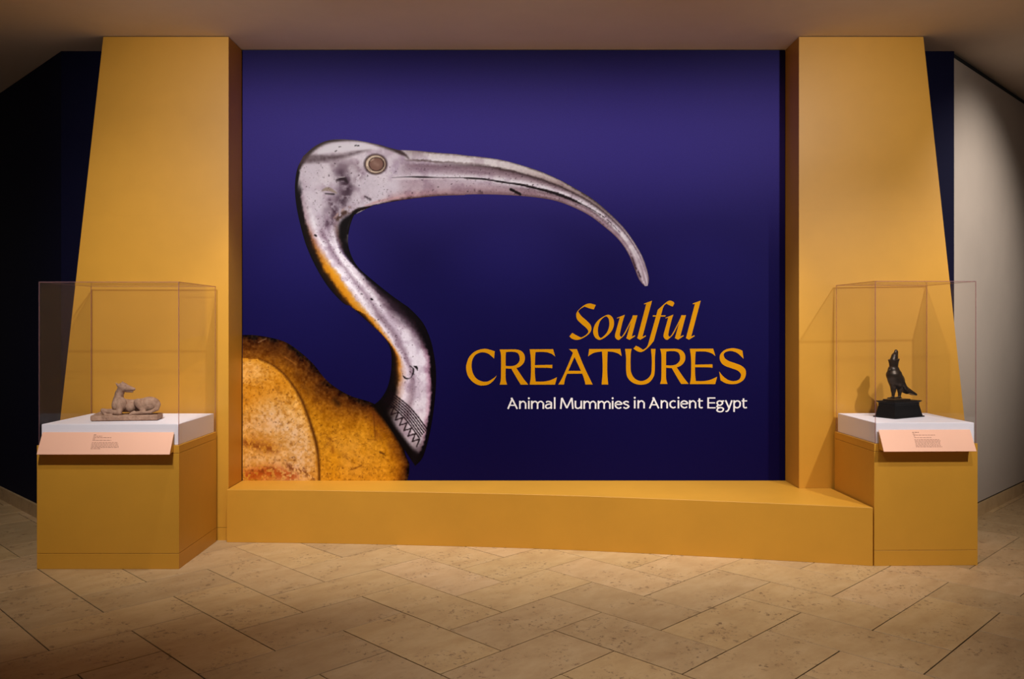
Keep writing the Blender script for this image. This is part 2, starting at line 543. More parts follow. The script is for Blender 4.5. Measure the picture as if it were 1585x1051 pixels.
def union(P, prims, k):
    d = None
    for pr in prims:
        kk = k
        if pr[0] == 'c':
            e = cone_d(P, *pr[1:5])
            if len(pr) > 5: kk = pr[5]
        elif pr[0] == 'e':
            e = ell_d(P, pr[1], pr[2])
            if len(pr) > 3: kk = pr[3]
        d = e if d is None else smin(d, e, kk)
    return d

# stone of the dog
m, nt, p = new_mat('weathered_limestone')
tc = nt.nodes.new('ShaderNodeTexCoord')
n = noise_node(nt, 26, 6, 0.7, tc.outputs['Object'])
r = ramp(nt, n.outputs[0], [(0.25, srgb(112, 84, 66)), (0.5, srgb(158, 124, 102)), (0.8, srgb(188, 156, 134))])
nt.links.new(r.outputs[0], p.inputs['Base Color'])
p.inputs['Roughness'].default_value = 0.85
g = noise_node(nt, 120, 4, 0.6, tc.outputs['Object'])
bump(nt, g.outputs[0], 0.5, 0.003, p)
M['limestone'] = m
m, nt, p = new_mat('dark_bronze')
tc = nt.nodes.new('ShaderNodeTexCoord')
n = noise_node(nt, 40, 5, 0.7, tc.outputs['Object'])
r = ramp(nt, n.outputs[0], [(0.3, srgb(34, 27, 22)), (0.7, srgb(66, 50, 36))])
nt.links.new(r.outputs[0], p.inputs['Base Color'])
p.inputs['Metallic'].default_value = 0.55
p.inputs['Roughness'].default_value = 0.38
M['bronze'] = m

# --- reclining dog, head turned back over its shoulder (x along the body, -y towards the viewer)
U = 0.000352
def D(x, y, z): return np.array(((x - 750) * U, y * U, (850 - z) * U))
def dc(a, b, ra, rb, *k): return ('c', D(*a), D(*b), ra * U, rb * U, *k)
def de(c, r, *k): return ('e', D(*c), [q * U for q in r], *k)
dog_prims = [
    dc((590, 140, 575), (840, 160, 600), 128, 120), dc((840, 160, 600), (1130, 160, 580), 120, 145),
    de((1165, 95, 575), (205, 165, 155)),                    # haunch
    de((575, 60, 570), (100, 120, 130)),                     # chest
    de((655, 20, 545), (110, 85, 135), 12 * U),              # shoulder
    dc((572, 110, 500), (600, 110, 360), 98, 78), dc((600, 110, 360), (650, 95, 250), 78, 72),   # neck
    de((672, 85, 232), (92, 84, 90)),                        # skull
    dc((740, 70, 248), (880, 55, 272), 68, 33, 22 * U),      # muzzle
    de((902, 52, 268), (18, 18, 17), 6 * U),                 # nose
    dc((740, 72, 300), (862, 56, 322), 34, 15, 5 * U),       # lower jaw
    dc((598, 45, 195), (556, 30, 152), 32, 9, 12 * U), dc((655, 150, 170), (640, 165, 135), 30, 10, 12 * U),   # ears
    de((838, 40, 615), (92, 95, 100), 10 * U),               # ribs
    dc((985, -20, 520), (1105, -60, 690), 78, 40, 22 * U),   # thigh front
    dc((1130, -85, 700), (890, -95, 715), 36, 30, 14 * U), dc((935, -95, 690), (860, -110, 735), 28, 22, 10 * U),   # hind foot
    dc((650, -20, 570), (655, -70, 700), 78, 52, 20 * U),    # near upper arm
    dc((655, -75, 705), (345, -60, 655), 46, 38, 14 * U), dc((345, -60, 660), (400, -80, 735), 36, 28, 12 * U),
    dc((400, -85, 738), (520, -95, 745), 26, 22, 10 * U),
    dc((560, 150, 690), (330, 190, 700), 60, 44, 20 * U), dc((330, 190, 705), (135, 130, 765), 42, 28, 14 * U),   # far foreleg
    dc((1345, 60, 560), (1345, -40, 640), 42, 38, 20 * U), dc((1345, -40, 640), (1240, -100, 690), 36, 30, 14 * U), dc((1240, -100, 690), (1110, -115, 700), 30, 20, 12 * U),
]
def dog_fn(P):
    d = union(P, dog_prims, 22 * U)
    for c, rr in (((745, 12, 212), 17), ((690, -2, 218), 10)):
        d = np.maximum(d, -(np.linalg.norm(P - D(*c), axis=-1) - rr * U))
    d = d + 0.0006 * np.sin(P[..., 0] * 260) * np.sin(P[..., 1] * 230 + 1) * np.sin(P[..., 2] * 250)
    return d
def base_fn(P):
    d = box_d(P, D(760, 60, 795), (620 * U, 205 * U, 52 * U), 26 * U)
    return d + 0.0014 * np.sin(P[..., 0] * 90 + P[..., 2] * 60) * np.sin(P[..., 1] * 120 + 2) + 0.0008 * np.sin(P[..., 0] * 310) * np.sin(P[..., 2] * 280 + P[..., 1] * 190)
kd = 243.0
dog = empty('dog_sculpture', ((194.5 - CX) / kd, F_PX / kd + 0.0, DT + 0.0015), R(7))
dog.scale = (0.93, 0.93, 0.96)
tag(dog, 'weathered stone sculpture of a reclining dog looking back over its shoulder', 'sculpture')
link('dog_figure', sdf_mesh('dog_figure', dog_fn, (-0.24, -0.09, 0.0), (0.24, 0.15, 0.27), 0.0028), M['limestone'], dog)
link('base', sdf_mesh('base', base_fn, (-0.24, -0.07, -0.01), (0.24, 0.11, 0.05), 0.003), M['limestone'], dog)

# --- falcon wearing a tall crown, on a black cavetto plinth (x towards the tail)
U2 = 0.00056
def G(x, y, z): return np.array(((x - 330) * U2, y * U2, (697 - z) * U2))
def gc(a, b, ra, rb, *k): return ('c', G(*a), G(*b), ra * U2, rb * U2, *k)
def ge(c, r, *k): return ('e', G(*c), [q * U2 for q in r], *k)
fal_prims = [
    gc((308, 0, 425), (345, 0, 490), 80, 80), gc((345, 0, 490), (425, 0, 580), 78, 46), gc((425, 0, 580), (500, 0, 622), 44, 34, 20 * U2),
    ge((300, 0, 350), (52, 48, 46)), gc((300, 0, 360), (306, 0, 400), 50, 66),
    gc((262, 0, 352), (242, 0, 362), 20, 10, 10 * U2), gc((242, 0, 362), (240, 0, 376), 9, 4, 6 * U2),
    gc((306, 8, 545), (308, 8, 605), 36, 25, 16 * U2), gc((308, 8, 605), (302, 8, 690), 23, 13, 14 * U2),
    gc((386, -8, 545), (386, -8, 605), 38, 26, 16 * U2), gc((386, -8, 605), (378, -8, 690), 23, 13, 14 * U2),
]
for fx, fy in ((302, 8), (378, -8)):
    for ty in (-16, 0, 16):
        fal_prims.append(gc((fx, fy, 686), (fx - 70 + abs(ty) * 0.6, fy + ty, 691), 12, 7, 6 * U2))
    fal_prims.append(gc((fx, fy, 686), (fx + 30, fy, 692), 11, 6, 6 * U2))
def fal_fn(P):
    d = union(P, fal_prims, 26 * U2)
    # tail: flat tapered slab sloping down
    a, b = G(455, 0, 590), G(612, 0, 668)
    ax = (b - a); L = np.linalg.norm(ax); ax = ax / L
    nrm = np.array((-ax[2], 0, ax[0]))
    q = P - a
    s = q @ ax; v = q @ nrm; t = np.clip(s / L, 0, 1)
    e = np.maximum(np.maximum(np.abs(q[..., 1]) - (36 + 6 * t) * U2, np.abs(v) - (30 - 20 * t) * U2), np.abs(s - L / 2) - L / 2)
    return smin(d, e, 12 * U2)
wing_prims = {}
for sg in (-1, 1):
    wing_prims[sg] = [ge((326, sg * 52, 445), (40, 32, 62)), gc((345, sg * 50, 480), (425, sg * 40, 575), 37, 27, 24 * U2), gc((425, sg * 40, 575), (550, sg * 22, 642), 26, 9, 14 * U2)]
kf = 236.0
FZ = DT + 0.001
frot = R(30)
fal = empty('falcon_statuette', ((1391 - CX) / kf + 0.024, 5.60, FZ), frot)
tag(fal, 'dark bronze falcon statuette wearing a tall crown on a black plinth', 'sculpture')
def loops(name, secs, mat, parent):
    bm = bmesh.new()
    rings = [[bm.verts.new((x, y, z)) for x, y in ((-a, -b), (a, -b), (a, b), (-a, b))] for z, a, b in secs]
    for r0, r1 in zip(rings[:-1], rings[1:]):
        for i in range(4):
            bm.faces.new((r0[i], r0[(i + 1) % 4], r1[(i + 1) % 4], r1[i]))
    bm.faces.new(rings[0][::-1]); bm.faces.new(rings[-1])
    fix_normals(bm)
    return link(name, bm_mesh(name, bm), mat, parent)
HX, HY = 0.152, 0.082
pl = loops('plinth', [(0, HX, HY), (0.007, HX, HY), (0.008, HX - 0.008, HY - 0.008), (0.014, HX - 0.010, HY - 0.010), (0.080, HX - 0.026, HY - 0.022), (0.083, HX - 0.024, HY - 0.020), (0.086, HX - 0.024, HY - 0.020),
                      (0.089, HX - 0.027, HY - 0.022), (0.096, HX - 0.024, HY - 0.019), (0.102, HX - 0.014, HY - 0.011), (0.107, HX - 0.013, HY - 0.010)], M['bronze_black'], fal)
box('foot_slab', -0.106, 0.060, -0.044, 0.044, 0.1075, 0.1185, M['bronze'], fal, 0.0015)
FB = 0.1225
SX = 1.24
def fpart(name, fn, lo, hi, h, parent):
    o = link(name, sdf_mesh(name, fn, lo, hi, h), M['bronze'], parent, (-0.035, 0, FB))
    o.scale = (SX, 1, 1)
    return o
bird = fpart('falcon_figure', fal_fn, (-0.08, -0.075, -0.012), (0.18, 0.075, 0.235), 0.0022, fal)
for sg in (-1, 1):
    pr = wing_prims[sg]
    fpart('wing', lambda P, pr=pr: union(P, pr, 20 * U2), (-0.05, min(0, sg * 0.1), 0.0), (0.16, max(0, sg * 0.1), 0.2), 0.0022, fal)
crown_prims = [gc((302, 0, 322), (302, 0, 318), 44, 44, 4 * U2)]
def crown_fn(P):
    c = G(303, 0, 280)
    q = P - c
    z = q[..., 2] / U2
    rad = np.linalg.norm(q[..., :2], axis=-1) / U2
    red = np.maximum(rad - (45 + 15 * np.clip((z + 45) / 90, 0, 1) ** 2), np.maximum(-z - 48, z - 44 - (q[..., 0] / U2) * 0.15)) * U2
    white = union(P, [gc((302, 0, 240), (316, 0, 195), 37, 30), gc((316, 0, 195), (334, 0, 146), 30, 13), gc((334, 0, 146), (338, 0, 136), 13, 15)], 10 * U2)
    spur = np.minimum(box_d(P, G(352, 0, 190), (7 * U2, 12 * U2, 52 * U2), 3 * U2), 1)
    return smin(smin(red, white, 4 * U2), spur, 4 * U2)
fpart('crown', crown_fn, (-0.06, -0.045, 0.18), (0.05, 0.045, 0.335), 0.0020, fal)

# ------------------------------------------------------------------ mural: navy vinyl with a printed ibis and applied lettering
MY = WY - 0.004
KW = F_PX / MY                         # layout scale of the printed artwork on the wall: 213 units per metre
def wx(u): return (u - CX) / KW
def wz(v): return EYE - (v - CY) / KW
m, nt, p = new_mat('navy_vinyl_print')
tc = nt.nodes.new('ShaderNodeTexCoord')
sep = nt.nodes.new('ShaderNodeSeparateXYZ')
nt.links.new(tc.outputs['Object'], sep.inputs[0])
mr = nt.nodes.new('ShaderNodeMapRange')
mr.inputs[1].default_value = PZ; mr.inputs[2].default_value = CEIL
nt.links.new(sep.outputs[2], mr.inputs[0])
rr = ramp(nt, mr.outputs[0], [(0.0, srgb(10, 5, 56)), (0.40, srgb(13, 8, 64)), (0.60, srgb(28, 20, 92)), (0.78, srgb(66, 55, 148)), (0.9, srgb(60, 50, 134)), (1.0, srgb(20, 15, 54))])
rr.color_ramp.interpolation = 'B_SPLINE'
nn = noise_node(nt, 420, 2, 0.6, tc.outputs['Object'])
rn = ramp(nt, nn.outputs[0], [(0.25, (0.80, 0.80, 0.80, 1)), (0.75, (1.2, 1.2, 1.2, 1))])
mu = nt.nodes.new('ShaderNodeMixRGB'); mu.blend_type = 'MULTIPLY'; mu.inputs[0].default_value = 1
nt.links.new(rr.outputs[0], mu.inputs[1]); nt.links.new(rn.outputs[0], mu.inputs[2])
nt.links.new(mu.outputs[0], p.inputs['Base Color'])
p.inputs['Roughness'].default_value = 0.55
p.inputs['Specular IOR Level'].default_value = 0.06
M['print_navy'] = m
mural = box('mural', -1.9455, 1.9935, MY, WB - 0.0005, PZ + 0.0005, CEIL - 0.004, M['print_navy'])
tag(mural, 'navy wall mural printed with a silver and gold ibis and gold lettering', 'mural')

def smooth_poly(pts, n=7):
    """closed outline; a third entry marks a corner, the rest is splined"""
    P = [np.array(q[:2], float) for q in pts]
    C = [len(q) > 2 for q in pts]
    N = len(P)
    out = []
    for i in range(N):
        b, c = P[i], P[(i + 1) % N]
        a = 2 * b - c if C[i] else P[i - 1]
        d = 2 * c - b if C[(i + 1) % N] else P[(i + 2) % N]
        if C[i] and C[(i + 1) % N]:
            out.append(b); continue
        for t in np.linspace(0, 1, n, endpoint=False):
            out.append(0.5 * (2 * b + (c - a) * t + (2 * a - 5 * b + 4 * c - d) * t * t + (3 * b - a - 3 * c + d) * t ** 3))
    return out

c_ = 1
def poly_mesh(name, pieces, depth, tf):
    """pieces: list of [outline, hole, ...] in artwork units; tf maps to artwork coordinates"""
    vs_, fs_ = [], []
    for pi, piece in enumerate(pieces):
        loops_ = [[Vector((*tf(q), 0)) for q in smooth_poly(lp)] for lp in piece]
        flat = [q for lp in loops_ for q in lp]
        k = len(vs_)
        yy = MY - depth - pi * 0.00012
        vs_ += [(wx(q.x), yy, wz(q.y)) for q in flat]
        for t in tessellate_polygon(loops_):
            a, b, cc = (flat[i] for i in t)
            ar = (b - a).cross(cc - a).z
            if abs(ar) < 1e-9: continue
            fs_.append(tuple(k + i for i in (t if ar < 0 else t[::-1])))
    me = bpy.data.meshes.new(name)
    me.from_pydata(vs_, [], fs_)
    me.update()
    return me

SC = [[(548, 180, 1), (500, 165), (450, 155), (380, 172), (300, 230), (245, 290), (230, 350), (250, 420), (320, 490), (390, 550), (425, 600), (415, 640), (370, 678), (318, 705), (292, 703, 1), (230, 670), (165, 632, 1), (120, 690, 1), (160, 727), (225, 746), (300, 735), (400, 680), (460, 620), (478, 560), (460, 500), (400, 435), (320, 365), (277, 310), (265, 280), (300, 242), (365, 205, 1), (440, 232), (515, 252, 1)]]
OC = [[(735, 340), (800, 360), (840, 430), (840, 520), (800, 610), (720, 690), (620, 745), (550, 720), (510, 650), (510, 570), (545, 480), (620, 400)],
      [(715, 365), (755, 400), (768, 470), (760, 550), (720, 640), (640, 712), (600, 690), (583, 620), (587, 540), (615, 450), (660, 395)]]
UC = [[[(890, 390, 1), (1020, 338, 1), (985, 450), (945, 620), (942, 680), (975, 705, 1), (920, 748), (872, 720), (862, 665), (895, 540), (938, 385, 1), (895, 398, 1)]],
      [[(955, 712, 1), (1000, 655), (1060, 545), (1135, 395, 1), (1148, 400, 1), (1075, 550), (1012, 668), (930, 746, 1)]],
      [[(1150, 348, 1), (1225, 348, 1), (1132, 695, 1), (1185, 672, 1), (1187, 688, 1), (1095, 747, 1), (1045, 720, 1)]]]
LC = [[[(280, 158, 1), (412, 110, 1), (257, 695, 1), (310, 673, 1), (312, 689, 1), (220, 747, 1), (172, 720, 1), (318, 163, 1), (285, 169, 1)]]]
FC = [[[(505, 260, 1), (560, 208), (640, 138), (700, 108), (755, 126), (775, 152, 1), (748, 205, 1), (700, 187), (645, 157, 1), (610, 188), (590, 225, 1), (440, 765, 1), (370, 850), (290, 920), (225, 945), (160, 925), (110, 890, 1), (150, 842, 1), (205, 868), (265, 908, 1), (315, 875), (345, 830, 1)]],
      [[(425, 348, 1), (635, 348, 1), (625, 368, 1), (425, 368, 1)]]]
CC = [[[(537, 145, 1), (450, 118), (360, 105), (230, 140), (125, 230), (77, 350), (70, 430), (95, 540), (160, 630), (250, 690), (345, 705), (440, 685), (515, 625), (572, 540, 1), (500, 597), (420, 638), (340, 640), (250, 600), (190, 525), (160, 420), (165, 310), (205, 222), (270, 175), (350, 162), (430, 185), (490, 230), (525, 265, 1)]]]
RC = [[[(618, 115, 1), (728, 115, 1), (716, 200), (715, 400), (716, 600), (738, 690, 1), (618, 690, 1), (637, 600), (640, 400), (638, 210)]],
      [[(618, 115, 1), (760, 115), (880, 115), (960, 135), (1015, 190), (1030, 260), (1010, 335), (950, 395), (880, 420), (800, 430), (715, 425, 1), (715, 385, 1), (800, 388), (880, 370), (935, 315), (945, 250), (925, 190), (880, 160), (800, 152), (715, 160, 1)]],
      [[(805, 425, 1), (885, 412, 1), (1000, 582), (1085, 690, 1), (962, 690, 1), (900, 590)]]]
EC = [[[(1108, 112, 1), (1208, 112, 1), (1197, 250), (1193, 500), (1207, 645, 1), (1207, 688, 1), (1108, 690, 1), (1127, 550), (1128, 280)]],
      [[(1108, 112, 1), (1490, 110, 1), (1525, 230, 1), (1470, 190), (1390, 162), (1300, 155), (1200, 157, 1)]],
      [[(1190, 372, 1), (1478, 366, 1), (1478, 422, 1), (1400, 415), (1190, 413, 1)]],
      [[(1108, 690, 1), (1200, 640, 1), (1330, 640), (1440, 620), (1555, 570, 1), (1522, 690, 1)]]]
AC = [[[(272, 110, 1), (400, 110, 1), (520, 400), (658, 688, 1), (540, 688, 1), (525, 620), (485, 505), (358, 230, 1), (332, 165)]],
      [[(345, 150, 1), (372, 215, 1), (265, 455), (210, 590), (190, 688, 1), (97, 688, 1), (160, 580), (250, 380)]],
      [[(252, 465, 1), (478, 465, 1), (490, 510, 1), (232, 512, 1)]]]
TC = [[[(602, 108, 1), (1112, 106, 1), (1132, 225, 1), (1080, 185), (1000, 157), (900, 148), (800, 150), (700, 165), (640, 190), (585, 228, 1)]],
      [[(810, 125, 1), (905, 125, 1), (898, 300), (898, 500), (912, 688, 1), (805, 688, 1), (820, 500), (820, 300)]]]
U2C = [[[(132, 106, 1), (238, 106, 1), (224, 200), (222, 400), (235, 500), (290, 590), (390, 632), (490, 600), (555, 520), (568, 400), (568, 250), (555, 106, 1), (630, 106, 1), (620, 250), (616, 480), (588, 580), (510, 665), (390, 692), (270, 665), (180, 585), (150, 470), (148, 250)]]]
S2C = [[[(1470, 135, 1), (1400, 108), (1300, 95), (1190, 120), (1115, 185), (1098, 260), (1130, 340), (1200, 390), (1300, 425), (1390, 460), (1438, 505), (1445, 550), (1410, 610), (1320, 633), (1230, 610), (1150, 550), (1090, 475, 1), (1112, 620, 1), (1200, 668), (1300, 683), (1400, 668), (1490, 610), (1527, 520), (1515, 440), (1450, 380), (1350, 340), (1250, 305), (1185, 260), (1163, 205), (1185, 165), (1240, 143), (1300, 142), (1380, 170), (1440, 220), (1488, 268, 1)]]]
def TF(ox, oy, s, dx=0, dy=0):
    return lambda q: (ox + (q[0] + dx) / s, oy + (q[1] + dy) / s)
sA, sC = 10.508, 10.567
t_script = empty('script_title', (0, 0, 0), 0, mural)
t_main = empty('main_title', (0, 0, 0), 0, mural)
t_sub = empty('subtitle', (0, 0, 0), 0, mural)
mural_inv = None
def letter(nm, pieces, tf, parent, mat, depth=0.0012):
    return link('letter', poly_mesh('letter_' + nm, pieces, depth, tf), mat, parent)
tA, tB = TF(870, 455, sA), TF(970, 455, sA)
G_ = M['title_gold']
letter('S', [SC[0:1]], tA, t_script, G_)
letter('o', [OC], tA, t_script, G_)
letter('u', UC, tA, t_script, G_)
letter('l', LC, tB, t_script, G_)
letter('f', FC, tB, t_script, G_, 0.0020)
letter('u', UC, TF(870, 455, sA, 789, -2), t_script, G_)
letter('l', LC, TF(970, 455, sA, 792, -2), t_script, G_)
letter('C', CC, TF(715, 530, sC), t_main, G_)
letter('R', RC, TF(715, 530, sC), t_main, G_)
letter('E', EC, TF(715, 530, sC), t_main, G_)
letter('A', AC, TF(855, 530, sC), t_main, G_)
letter('T', TC, TF(855, 530, sC), t_main, G_)
letter('U', U2C, TF(955, 530, sC), t_main, G_)
letter('R', RC, TF(955, 530, sC, 705 - 618, 104 - 115), t_main, G_)
letter('E', EC, TF(1010, 530, sC, 610 - 1108, 104 - 112), t_main, G_)
letter('S', S2C, TF(1010, 530, sC), t_main, G_)

# subtitle: humanist sans drawn with a pen of slightly varying width; unit = one artwork pixel, y down, baseline 0
def pen(path, closed=False, w0=2.3, n=8):
    P = np.array(smooth_poly(path, n) if closed else crom(path, n)) if len(path) > 2 else np.array(path, float)
    if len(P) < 2: return []
    d = np.gradient(P, axis=0) if not closed else (np.roll(P, -1, 0) - np.roll(P, 1, 0))
    d /= np.linalg.norm(d, axis=1)[:, None] + 1e-9
    wv = w0 * (0.80 + 0.28 * np.abs(d[:, 1]))           # uprights heavier than horizontals
    nrm = np.stack([-d[:, 1], d[:, 0]], 1)
    return P + nrm * wv[:, None] / 2, P - nrm * wv[:, None] / 2, closed
XH, CAP, ASC, DSC = -12.6, -17.0, -18.0, 5.4
def arch(x0, x1): return [(x0, -8.2), (x0 + (x1 - x0) * 0.28, XH + 1.9), (x0 + (x1 - x0) * 0.62, XH + 1.0), (x1 - 0.5, XH + 3.4), (x1, -8.0), (x1, 0)]
def glyph(ch, w):
    h = 1.15
    if ch == 'A': return [[(w * 0.42, CAP), (w - h, 0)], [(w * 0.47, CAP + 1.5), (h, 0)], [(w * 0.24, -5.6), (w * 0.77, -5.6)], [(w * 0.34, CAP + 0.5), (w * 0.50, CAP + 1.8)]]
    if ch == 'n': return [[(h, XH), (h, 0)], arch(h, w - h)]
    if ch == 'i': return [[(w / 2, XH), (w / 2, 0)], 'dot']
    if ch == 'm': return [[(h, XH), (h, 0)], arch(h, w / 2), arch(w / 2, w - h)]
    if ch == 'l': return [[(w / 2, ASC), (w / 2, 0)]]
    if ch == 'a': return [[(h + 0.6, XH + 2.6), (w * 0.42, XH + 1.0), (w - h - 0.5, XH + 2.6), (w - h, XH + 5.2), (w - h, 0)], [(w - h, -7.4), (w * 0.5, -7.2), (h + 0.5, -5.4), (h + 0.3, -2.4), (w * 0.38, -0.9), (w - h - 1.0, -2.4), (w - h, -4.4)]]
    if ch == 'M': return [[(w * 0.13, CAP), (h, 0)], [(w * 0.14, CAP), (w * 0.50, -1.2)], [(w * 0.86, CAP), (w * 0.50, -1.2)], [(w * 0.87, CAP), (w - h, 0)]]
    if ch == 'u': return [[(h, XH), (h, -5), (h + 0.9, -1.9), (w * 0.45, -0.9), (w - h - 1.2, -2.6), (w - h, -5)], [(w - h, XH), (w - h, 0)]]
    if ch == 'e': return [[(h, -7.0), (w - h, -7.2), (w - h - 0.4, -9.6), (w * 0.52, XH + 1.0), (h + 0.9, -9.8), (h, -6.4), (h + 1.2, -2.8), (w * 0.56, -0.9), (w - h, -2.4)]]
    if ch == 's': return [[(w - h, XH + 2.3), (w * 0.5, XH + 1.0), (h + 0.4, XH + 3.0), (w * 0.34, -7.4), (w * 0.70, -5.8), (w - h, -3.4), (w * 0.5, -0.9), (h, -2.4)]]
    if ch == 'c': return [[(w - h, XH + 2.2), (w * 0.58, XH + 1.0), (h + 1.1, -9.6), (h, -6.4), (h + 1.2, -2.8), (w * 0.58, -0.9), (w - h, -2.4)]]
    if ch == 't': return [[(w * 0.36, -15.4), (w * 0.36, -4.4), (w * 0.46, -1.5), (w * 0.70, -0.9), (w - h, -1.8)], [(h * 0.5, XH + 1), (w - h * 0.6, XH + 1)]]
    if ch == 'E': return [[(h, CAP), (h, 0)], [(h, CAP + 0.9), (w - h, CAP + 0.9)], [(h, -8.6), (w - h * 1.4, -8.6)], [(h, -0.9), (w - h * 0.7, -0.9)]]
    if ch == 'y': return [[(h, XH), (w * 0.52, -0.8)], [(w - h, XH), (w * 0.56, -0.8), (w * 0.40, 3.2), (w * 0.24, 4.7), (h, 4.4)]]
    if ch == 'p': return [[(h, XH), (h, DSC)], [(h, -8.4), (w * 0.32, XH + 1.7), (w * 0.58, XH + 1.0), (w - h - 0.4, -9.6), (w - h, -6.5), (w - h - 0.8, -3.0), (w * 0.54, -0.9), (w * 0.28, -1.6), (h, -3.6)]]
    if ch == 'g': return [('ring', [(w * 0.42, XH + 1), (w * 0.72, -10.0), (w * 0.74, -7.2), (w * 0.42, -4.6), (w * 0.13, -7.0), (w * 0.14, -10.0)]), [(w * 0.66, -11.2), (w - 0.2, XH + 1.0)],
                          [(w * 0.20, -4.9), (w * 0.08, -3.0), (w * 0.22, -1.5), (w * 0.62, -1.2)], ('ring', [(w * 0.58, -1.2), (w * 0.88, 0.6), (w * 0.76, 4.2), (w * 0.42, 5.2), (w * 0.10, 3.6), (w * 0.18, 0.2)])]
    return []
def sub_letter(ch, x0, x1, base):
    vs_, fs_ = [], []
    w = x1 - x0
    for si, st in enumerate(glyph(ch, w)):
        if st == 'dot':
            k = len(vs_)
            cxx, cyy = w / 2, -16.4
            vs_ += [(cxx + 1.55 * math.cos(a), cyy + 1.55 * math.sin(a), si) for a in np.linspace(0, 2 * math.pi, 14, endpoint=False)]
            fs_.append(tuple(range(k, k + 14)))
            continue
        closed = isinstance(st, tuple)
        L_, R_, cl = pen(st[1] if closed else st, closed)
        k = len(vs_)
        n = len(L_)
        for a, b in zip(L_, R_):
            vs_ += [(a[0], a[1], si), (b[0], b[1], si)]
        for i in range(n if cl else n - 1):
            j = (i + 1) % n
            fs_.append((k + 2 * i, k + 2 * j, k + 2 * j + 1, k + 2 * i + 1))
    me = bpy.data.meshes.new('letter_' + ch)
    me.from_pydata([(wx(x0 + a), MY - 0.0012 - s * 0.0001, wz(base + b)) for a, b, s in vs_], [], fs_)
    me.update()
    link('letter', me, M['title_white'], t_sub)
z7 = lambda a: 780 + a / 7.925
z8 = lambda a: 970 + a / 7.925
for ch, a, b in (('A', 40, 172), ('n', 187, 275), ('i', 293, 318), ('m', 333, 492), ('a', 503, 590), ('l', 610, 635), ('M', 688, 855), ('u', 868, 958), ('m', 975, 1133), ('m', 1150, 1308), ('i', 1322, 1345), ('e', 1358, 1448), ('s', 1457, 1540)):
    sub_letter(ch, z7(a), z7(b), 632.9)
for ch, a, b in (('i', 85, 112), ('n', 133, 222), ('A', 272, 402), ('n', 417, 505), ('c', 523, 608), ('i', 622, 647), ('e', 658, 750), ('n', 765, 853), ('t', 865, 940), ('E', 990, 1097), ('g', 1100, 1197), ('y', 1203, 1300), ('p', 1308, 1400), ('t', 1405, 1482)):
    sub_letter(ch, z8(a), z8(b), 632.1)

# ---- printed ibis: ink colours worked out on an artwork raster, carried by fine flat meshes as vertex colour
RS = 1.5
AX0, AY0, AX1, AY1 = 366, 208, 1012, 750
rw, rh = int((AX1 - AX0) * RS), int((AY1 - AY0) * RS)
INK = np.zeros((rh, rw, 3))
YY, XX = np.mgrid[0:rh, 0:rw]
XX = AX0 + (XX + 0.5) / RS; YY = AY0 + (YY + 0.5) / RS
nrg = np.random.default_rng(7)
def vnoise(cell, seed=0, octs=3, stretch=(1, 1), gain=0.55):
    out = np.zeros((rh, rw)); amp = 1; tot = 0
    rg = np.random.default_rng(seed)
    for o in range(octs):
        cx_, cy_ = cell * stretch[0] / 2 ** o, cell * stretch[1] / 2 ** o
        gx, gy = int((AX1 - AX0) / cx_) + 3, int((AY1 - AY0) / cy_) + 3
        gmat = rg.random((gy, gx))
        fx, fy = (XX - AX0) / cx_, (YY - AY0) / cy_
        ix, iy = fx.astype(int), fy.astype(int)
        tx, ty = fx - ix, fy - iy
        tx, ty = tx * tx * (3 - 2 * tx), ty * ty * (3 - 2 * ty)
        out += amp * ((gmat[iy, ix] * (1 - tx) + gmat[iy, ix + 1] * tx) * (1 - ty) + (gmat[iy + 1, ix] * (1 - tx) + gmat[iy + 1, ix + 1] * tx) * ty)
        tot += amp; amp *= gain
    return out / tot
def dist_poly(pts, pad, closed=False, rad=None):
    pts = np.asarray(pts, float)
    if closed: pts = np.vstack([pts, pts[:1]])
    x0 = max(0, int((pts[:, 0].min() - pad - AX0) * RS)); x1 = min(rw, int((pts[:, 0].max() + pad - AX0) * RS) + 2)
    y0 = max(0, int((pts[:, 1].min() - pad - AY0) * RS)); y1 = min(rh, int((pts[:, 1].max() + pad - AY0) * RS) + 2)
    if x1 <= x0 or y1 <= y0: return None
    sx, sy = XX[y0:y1, x0:x1], YY[y0:y1, x0:x1]
    best = np.full(sx.shape, 1e9)
    for i in range(len(pts) - 1):
        a, b = pts[i], pts[i + 1]
        d = b - a
        t = np.clip(((sx - a[0]) * d[0] + (sy - a[1]) * d[1]) / max(d @ d, 1e-9), 0, 1)
        dd = np.hypot(sx - a[0] - t * d[0], sy - a[1] - t * d[1])
        if rad is not None: dd = dd - (rad[i] + (rad[i + 1] - rad[i]) * t)
        best = np.minimum(best, dd)
    return best, (slice(y0, y1), slice(x0, x1))
def stroke(pts, r, col, a=1.0, soft=2.0, nz=None, spl=True):
    rad = None
    if isinstance(r, (list, tuple)):
        P = np.array(pts, float)
        rad = np.interp(np.linspace(0, 1, len(P)), np.linspace(0, 1, len(r)), r)
        if spl and len(P) > 2:
            Q = np.array(crom(np.column_stack([P, rad]), 5)); P, rad = Q[:, :2], np.maximum(Q[:, 2], 0.1)
        pad = rad.max() + soft + 1
    else:
        P = np.array(crom(pts, 5) if spl and len(pts) > 2 else pts, float); pad = r + soft + 1
        rad = np.full(len(P), float(r))
    if len(P) == 1: P = np.vstack([P, P + 0.01]); rad = np.repeat(rad, 2)
    res = dist_poly(P, pad, rad=rad)
    if res is None: return
    d, sl = res
    mk = np.clip(0.5 - d / soft, 0, 1); mk = mk * mk * (3 - 2 * mk) * a
    if nz is not None: mk = mk * nz[sl]
    INK[sl] += (np.asarray(col, float) - INK[sl]) * mk[..., None]
def fill(mask, col): INK[:] = INK + (np.asarray(col, float) - INK) * mask[..., None]
